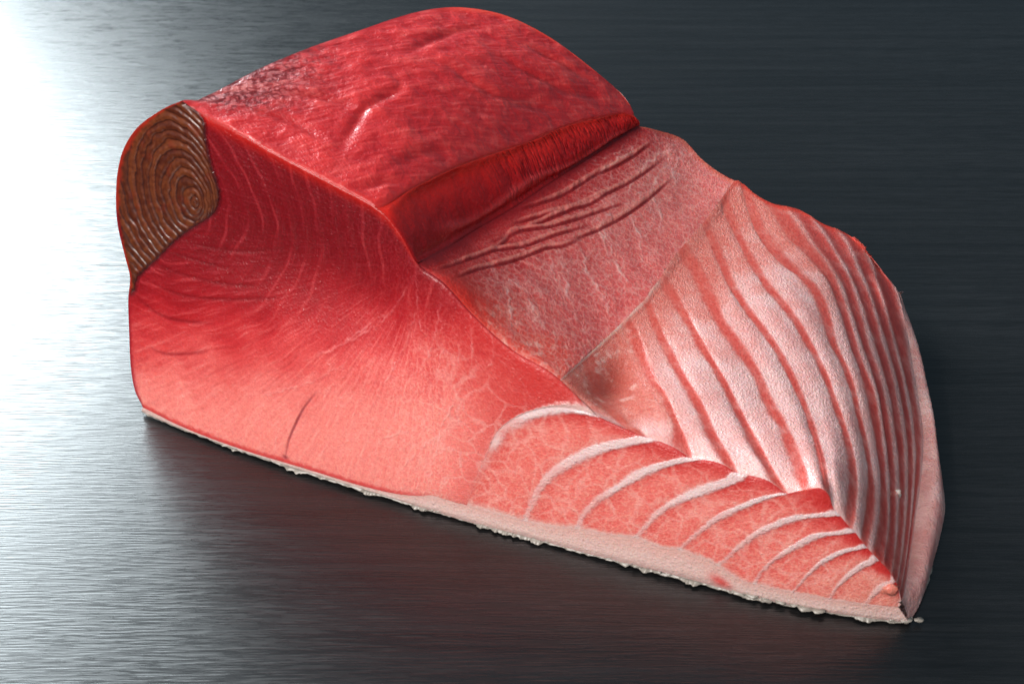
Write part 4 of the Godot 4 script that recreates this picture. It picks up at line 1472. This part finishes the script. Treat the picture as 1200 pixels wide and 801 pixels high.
	line("loin_side", 0, [-50.1, 151.2, 125.1, -53.6, 158.9, 121.9, -59.9, 166.9, 117.5, -67.1, 173.6, 112.9, -72.6, 177, 109.8])
	line("loin_side", 1, [-35.6, 136.9, 90, -40.2, 148.5, 86, -44.9, 157.1, 80.2, -50.4, 164.9, 77.5, -53.6, 172.1, 83.6])
	line("loin_side", 2, [-19.7, 126.8, 56.3, -23.4, 139.6, 55.3, -27.7, 149.1, 52.1, -32.5, 157.7, 49.3, -35.1, 165.7, 54.9])
	line("loin_side", 3, [0, 123.1, 30.1, -2.5, 134, 25.8, -6, 142.1, 20.8, -10, 149.4, 19.4, -12.4, 156.3, 22.9])
	line("loin_side", 4, [20.7, 120.3, 0.4, 19.1, 129.4, -2.4, 16.5, 136.2, -7, 13.4, 142.3, -9.8, 11.3, 148, -6.2])
	line("loin_side", 5, [42.6, 115.9, -32, 41.3, 124.4, -30.3, 39.1, 130.7, -34.1, 35.9, 136.4, -36.8, 33.6, 141.7, -35])
	line("loin_side", 6, [62.8, 112.5, -60.3, 61.9, 119.4, -59.2, 60.2, 124.6, -61.1, 57.3, 129.2, -61.7, 54.9, 133.6, -58.5])
	line("loin_side", 7, [74.8, 110.3, -77.8, 75, 115.8, -76.1, 74.8, 119.8, -76.8, 73.1, 123.4, -78.1, 71.2, 126.8, -76.6])
	line("loin_side", 8, [84, 108, -91.6, 83.5, 112.9, -86.5, 82.6, 116.5, -83.6, 80.7, 119.7, -82.3, 78.8, 122.8, -81.4])
	line("loin_top", 0, [-181.2, 207.6, 50.8, -179.2, 207.2, 49.2, -176.6, 206.5, 48.1, -173.9, 205.9, 47.9])
	line("loin_top", 1, [-150.5, 199.8, 68.8, -154.4, 201.6, 56.2, -159.7, 203.5, 43.7, -164.1, 205.1, 35.1])
	line("loin_top", 2, [-124.1, 192.1, 83.5, -129.1, 196.5, 56.8, -136.9, 201, 26.6, -143.9, 203.9, 7])
	line("loin_top", 3, [-98.1, 184.9, 97, -100.9, 190.9, 60.9, -107.7, 196.7, 18.9, -119.2, 201.5, -22.2])
	line("loin_top", 4, [-72.6, 177, 109.8, -72.9, 184.4, 63.7, -78.9, 192.8, 2, -92.5, 197.8, -51.2])
	line("loin_top", 5, [-53.6, 172.1, 83.6, -50.6, 178.9, 40.7, -54.4, 187.6, -17.8, -68.6, 193.2, -79.5])
	line("loin_top", 6, [-35.1, 165.7, 54.9, -28.7, 171.9, 14.6, -30.9, 181.6, -39.5, -48.4, 188.3, -100])
	line("loin_top", 7, [-12.4, 156.3, 22.9, -4.1, 163.3, -15.2, -2.6, 171.6, -58.3, -28.3, 182.9, -112])
	line("loin_top", 8, [11.3, 148, -6.2, 21, 153.7, -42.3, 21.5, 161.9, -76.3, -2.7, 175.8, -114.4])
	line("loin_top", 9, [33.6, 141.7, -35, 41.8, 144.7, -60.4, 43.5, 151, -85.3, 24.7, 164.7, -106.5])
	line("loin_top", 10, [54.9, 133.6, -58.5, 58.8, 136.4, -75, 59.2, 140.6, -87.5, 49.4, 149.9, -96.3])
	line("loin_top", 11, [71.2, 126.8, -76.6, 72.7, 128.5, -84.6, 71.8, 131.4, -90.6, 67.3, 135.6, -92])
	line("loin_top", 12, [78.8, 122.8, -81.4, 78.9, 123.4, -83.6, 77.8, 124.6, -84.8, 76.8, 126.1, -86.7])
	line("back_rim", 0, [-173.9, 205.9, 47.9, -164.1, 205.1, 35.1, -143.9, 203.9, 7, -119.2, 201.5, -22.2, -92.5, 197.8, -51.2, -68.6, 193.2, -79.5, -48.4, 188.3, -100, -28.3, 182.9, -112, -2.7, 175.8, -114.4, 24.7, 164.7, -106.5, 49.4, 149.9, -96.3, 67.3, 135.6, -92, 76.8, 126.1, -86.7, 84, 108, -91.6, 97.3, 100.3, -99.2, 114.4, 90, -105.4, 126.2, 83, -91.8, 138.6, 78, -81.7, 148, 75.1, -76.9, 153.6, 73.3, -75.4, 160.7, 70.9, -66.7, 171, 68, -60.9, 188.3, 63.4, -60.8, 204.4, 58, -51.8, 220.6, 51.2, -49.8, 232.8, 45.8, -34.9, 245.4, 34.1, -21.8])
	line("veins", 0, [185.4, 145.6, 0, 180.7, 139.4, 0, 177, 132.4, 0, 172.3, 123, 0, 166.5, 114.2, 0, 156.5, 102.2, 0, 140.9, 89.9, 0, 124.9, 77.3, 0])
	line("veins", 1, [184, 142.7, 0, 184.6, 132.7, 0, 184.5, 124, 0, 182, 114.1, 0, 177.2, 107.6, 0])
	line("veins", 2, [198.8, 131.1, 0, 197.9, 120.7, 0, 197.3, 112.8, 0, 194, 100.4, 0, 188.7, 84.2, 0])
	line("veins", 3, [184.6, 122.5, 0, 187.2, 112.8, 0, 192.6, 106.4, 0])
	line("veins", 4, [217.8, 122.1, 0, 218.9, 113.1, 0, 219.8, 107.2, 0, 219.5, 97.7, 0, 218.9, 91.2, 0])
	line("veins", 5, [222.5, 125.3, 0, 227.7, 121.5, 0, 230.5, 117.6, 0, 232, 110.3, 0, 229.3, 100.2, 0, 219.9, 91.5, 0])
	line("veins", 6, [230.2, 108.3, 0, 226.5, 98.4, 0, 221.8, 93, 0])
	line("veins", 7, [219.9, 92.5, 0, 216.6, 88, 0, 212.2, 78.8, 0, 208.8, 67.1, 0, 204.4, 56, 0, 202.6, 41.7, 0, 199.8, 26.8, 0, 197.5, 11.9, 0])
	line("veins", 8, [204.6, 51.7, 0, 192.3, 37.6, 0, 178.9, 17.7, 0])
	line("veins", 9, [189, 51.1, 0, 175.1, 42.1, 0, 164.7, 33.4, 0])
	line("veins", 10, [262, 118.9, 0, 265.5, 112.2, 0, 269.4, 107, 0, 275.7, 101, 0, 282.8, 92.5, 0])
	line("veins", 11, [202.5, 111.5, 0, 200.8, 98, 0, 199.2, 81.7, 0])
	line("veins", 12, [212.5, 111.5, 0, 211.4, 98.2, 0, 209.3, 84.4, 0])
	line("veins", 13, [182, 114.1, 0, 177.7, 97.2, 0, 170.7, 79.3, 0, 163.5, 60.9, 0])
	line("veins", 14, [146.5, 83.4, 0, 130.7, 68, 0, 108.6, 53.1, 0, 85.6, 40.2, 0])
	line("veins", 15, [171.4, 119.1, 0, 153.8, 104.1, 0, 135.7, 85.8, 0, 113.9, 71.4, 0])
	line("seams", 0, [13.3, 104.5, 0, 25.7, 103, 0, 44.1, 103.3, 0, 67.9, 106.2, 0, 85.2, 110.1, 0])
	line("seams", 1, [6.5, 92.5, 0, 16.6, 90.2, 0, 32.9, 89.9, 0, 62, 95.7, 0, 102.1, 107.5, 0])
	line("seams", 2, [23.6, 115.4, 0, 34.6, 114.4, 0, 55, 114.7, 0, 64.4, 115.8, 0])
	line("seams", 3, [-0.4, 77.9, 0, 9.7, 73.5, 0, 25, 71.8, 0, 55.9, 78.5, 0])
	line("seams", 4, [8.2, 47.3, 0, 18, 46.7, 0, 34, 51.6, 0, 50.8, 59, 0])
	line("seams", 5, [32.4, 124.5, 0, 50.4, 124.5, 0, 73.7, 128, 0, 101.8, 136.7, 0])
	line("vessel", 0, [125.4, 55.4, 0, 117.8, 43, 0, 112.4, 30.5, 0, 108, 18.1, 0, 105.8, 5.7, 0])
	line("dark_meat_outline", 0, [35.9, 209.1, 0, 41.1, 208.5, 0, 49.6, 201.8, 0, 51.2, 187.4, 0, 53.9, 175.6, 0, 56.7, 166.2, 0, 57.8, 156.3, 0, 53.6, 146.4, 0, 41.6, 135.7, 0, 29.3, 124.6, 0, 19.8, 113.6, 0, 6.7, 98.6, 0, 0, 90.9, 0, -2.7, 79.1, 0, -6.2, 81, 0, -10.4, 123, 0, -15.2, 147, 0, -9.7, 169, 0, 2.4, 186.9, 0, 22.3, 203.7, 0])
	line("dark_meat_focus", 0, [42.5, 149.5, 0])
	line("membrane_veins", 0, [84.7, 105.4, -81.9, 77, 106.1, -65.7, 65, 108.1, -46.8, 53.3, 109.9, -28.7, 37.7, 113.2, -6.8])
	line("membrane_veins", 1, [107.6, 92.2, -94.1, 97.9, 95.8, -79.5, 86.9, 98.6, -60.2, 78.6, 99.1, -40.9, 72.1, 98.2, -20.4])
	line("membrane_veins", 2, [104.2, 93.1, -87.1, 102.1, 92, -72.9, 93.4, 93.6, -54.7, 89.5, 92.4, -36.4, 85.4, 90.5, -14.6])
	line("membrane_veins", 3, [21, 123.3, -17.1, 53.9, 113, -43.9, 80.1, 105.7, -71.6])
	line("membrane_veins", 4, [62.8, 103, -19.9, 61, 100.5, -4.3, 56.2, 99.9, 10.9, 59.1, 95.2, 29.6, 63.7, 91.4, 42])
	line("membrane_veins", 5, [72.1, 98.5, -21.9, 72.9, 94.5, -3.8, 77.6, 90.4, 8.8, 78.6, 87.7, 27.9])
	line("membrane_veins", 6, [25.1, 108.4, 48.8, 29.7, 103.3, 67.4, 33.2, 99, 86.7, 38.7, 94.7, 101.1])
	line("membrane_veins", 7, [40.6, 102.2, 39.8, 45.1, 96.9, 58.5, 52.2, 91.7, 72.5, 56.5, 88, 88.2])
	line("membrane_veins", 8, [61.4, 93.2, 35.7, 65.8, 89.4, 52.3, 72.8, 86.3, 65.2])
	line("membrane_veins", 9, [52.2, 103.2, 4.6, 54.2, 98.9, 21.4, 57.3, 95.2, 34.1])
	line("membrane_veins", 10, [-2.4, 117.6, 95.7, -1.4, 116.6, 110.4, -0.9, 115.9, 121.3, 0, 115.1, 135.6])
	line("membrane_veins", 11, [5.8, 113.2, 93.7, 9.6, 110.6, 102.4, 11.9, 109, 112.1, 15.1, 107.2, 117.6])
	line("membrane_veins", 12, [22.4, 108.4, 57.4, 24.6, 105.1, 74.2, 29.3, 101.3, 85.6])
	line("membrane_veins", 13, [-14.2, 124.9, 105.8, -7.2, 120.4, 97.9, 0, 116.3, 94, 9.6, 111.1, 94.9])
	line("membrane_veins", 14, [87.8, 96.9, -54.6, 89.2, 91.8, -32.3, 93.6, 87.1, -15, 89.5, 86, 7])
	line("membrane_veins", 15, [113.2, 88.4, -89.5, 105.7, 89.2, -67, 107, 85.9, -46.5])
	line("folds", 0, [-34.4, 141.6, 125, -19, 127.4, 94.6, 0, 117.4, 72, 20, 110.8, 49.5, 30.3, 106.9, 42.2, 46.2, 102.4, 23.8])
	line("folds", 1, [-43.4, 147.2, 125, -26.2, 131.3, 91.9, -9.8, 121.9, 68.3, 5, 116.6, 56.3, 25.3, 110.6, 36, 52, 102.1, 10.5])
	line("folds", 2, [-19.2, 126.7, 83.6, -4.9, 120.6, 57.7, 0, 120.1, 46.4, 20.3, 113.9, 31.8, 46.8, 105.6, 6.4, 74.9, 97.1, -22.1])
	line("folds", 3, [-5, 122.3, 44.3, 20.4, 116.1, 21.4, 47.1, 107.5, -3.1, 64.1, 103.6, -25.8])
	line("folds", 4, [0, 123.1, 30.1, 25.9, 116.9, 4.7, 47.8, 112, -25.4, 71, 107.6, -58])
	line("folds", 5, [-19.5, 126.2, 70.2, 10.1, 117.6, 37.3, 47.2, 107.9, -5.3, 78.8, 99.9, -44.7, 104, 92.8, -84.4])
	line("folds", 6, [47.8, 112, -25.4, 70.9, 106.7, -54.2, 92.5, 101.1, -86.9])
	line("folds", 7, [25.1, 109, 45.2, 51.7, 101.1, 16.3, 77.4, 94.9, -17.6, 105.3, 88.7, -62.5])
	line("loin_grooves", 0, [-94.4, 188.7, 68.2, -89.1, 190.2, 50.6, -83.4, 191.5, 30.2, -76, 191, 18.6, -64.4, 189.3, 0.7, -70.5, 191.7, -12.5])
	line("loin_grooves", 1, [-39.4, 184.1, -34.9, -25.5, 178.7, -26.9, -10.2, 170.2, -24.5, 10.4, 159.2, -35.8, 33.9, 147.1, -50.7])
	line("loin_grooves", 2, [-9, 175, -65, 9.5, 165.6, -60.6, 35.8, 150.1, -63.8, 54.9, 139.9, -75.5])
	line("loin_grooves", 3, [9.7, 169.3, -88.4, 28.1, 160.1, -86.4, 50.6, 145.8, -83.6])
	line("loin_grooves", 4, [-7.2, 169.3, -29.2, 0, 163.8, -26.6, 27.4, 149.5, -43.5])
	line("loin_grooves", 5, [-141.5, 199.9, 48.6, -122.7, 195.9, 51.1, -102.9, 190.6, 65.1])
	line("loin_grooves", 6, [-129.6, 199.5, 28.8, -110.9, 196.6, 25.6, -86.7, 192.1, 30.3])
	line("loin_grooves", 7, [-61.4, 190.4, -39.2, -42.1, 185.9, -69.9, -21.5, 180.5, -92])
	line("loin_grooves", 8, [-61.1, 179, 68.4, -47.9, 175.2, 51.3, -29.3, 167.2, 32.5])
	line("loin_grooves", 9, [-82, 181.2, 102.1, -69.3, 179.3, 88.2, -60.4, 176, 83.7])
	line("front_scales", 0, [-166.3, 2, 107.7, -155.1, 2, 110.7, -108.3, 2, 132.4, -101, 2, 135.3, -46.5, 2, 161.1, -39, 2, 163.9, -5.8, 2, 176.3, 4.8, 2, 180.4, 15.3, 2, 185.1, 47.4, 2, 198.4, 63.6, 2, 204.9, 79.6, 2, 211.3, 123.7, 2, 227.1, 130.8, 2, 229.6, 138.8, 2, 232.1, 145.8, 2, 234.6, 158, 2, 238.8, 196.3, 2, 244.3, 203.4, 2, 245.5, 210.6, 2, 245.5])
	line("end_scales", 0, [236.9, 3, 192.7, 228.3, 3, 211.6, 223.2, 3, 224.9, 217.1, 3, 234.9, 244.4, 3, 170.5])
	line("nubs", 0, [217.7, 24.8, 168.9, 228, 13.4, 161.8, 199.5, 21.8, 239.4, 222, 50.7, -47.6, 238, 42.8, -33.5, 145.7, 76, -82.8, 107.4, 94.9, -107.3, 102.1, 96.9, -99.3, 160.9, 74.9, 222.7])
	line("pink_line", 0, [-6, 86.7, 0, 185.7, 140.6, 0])
	line("rib_crease", 0, [188, 153.2, 0])
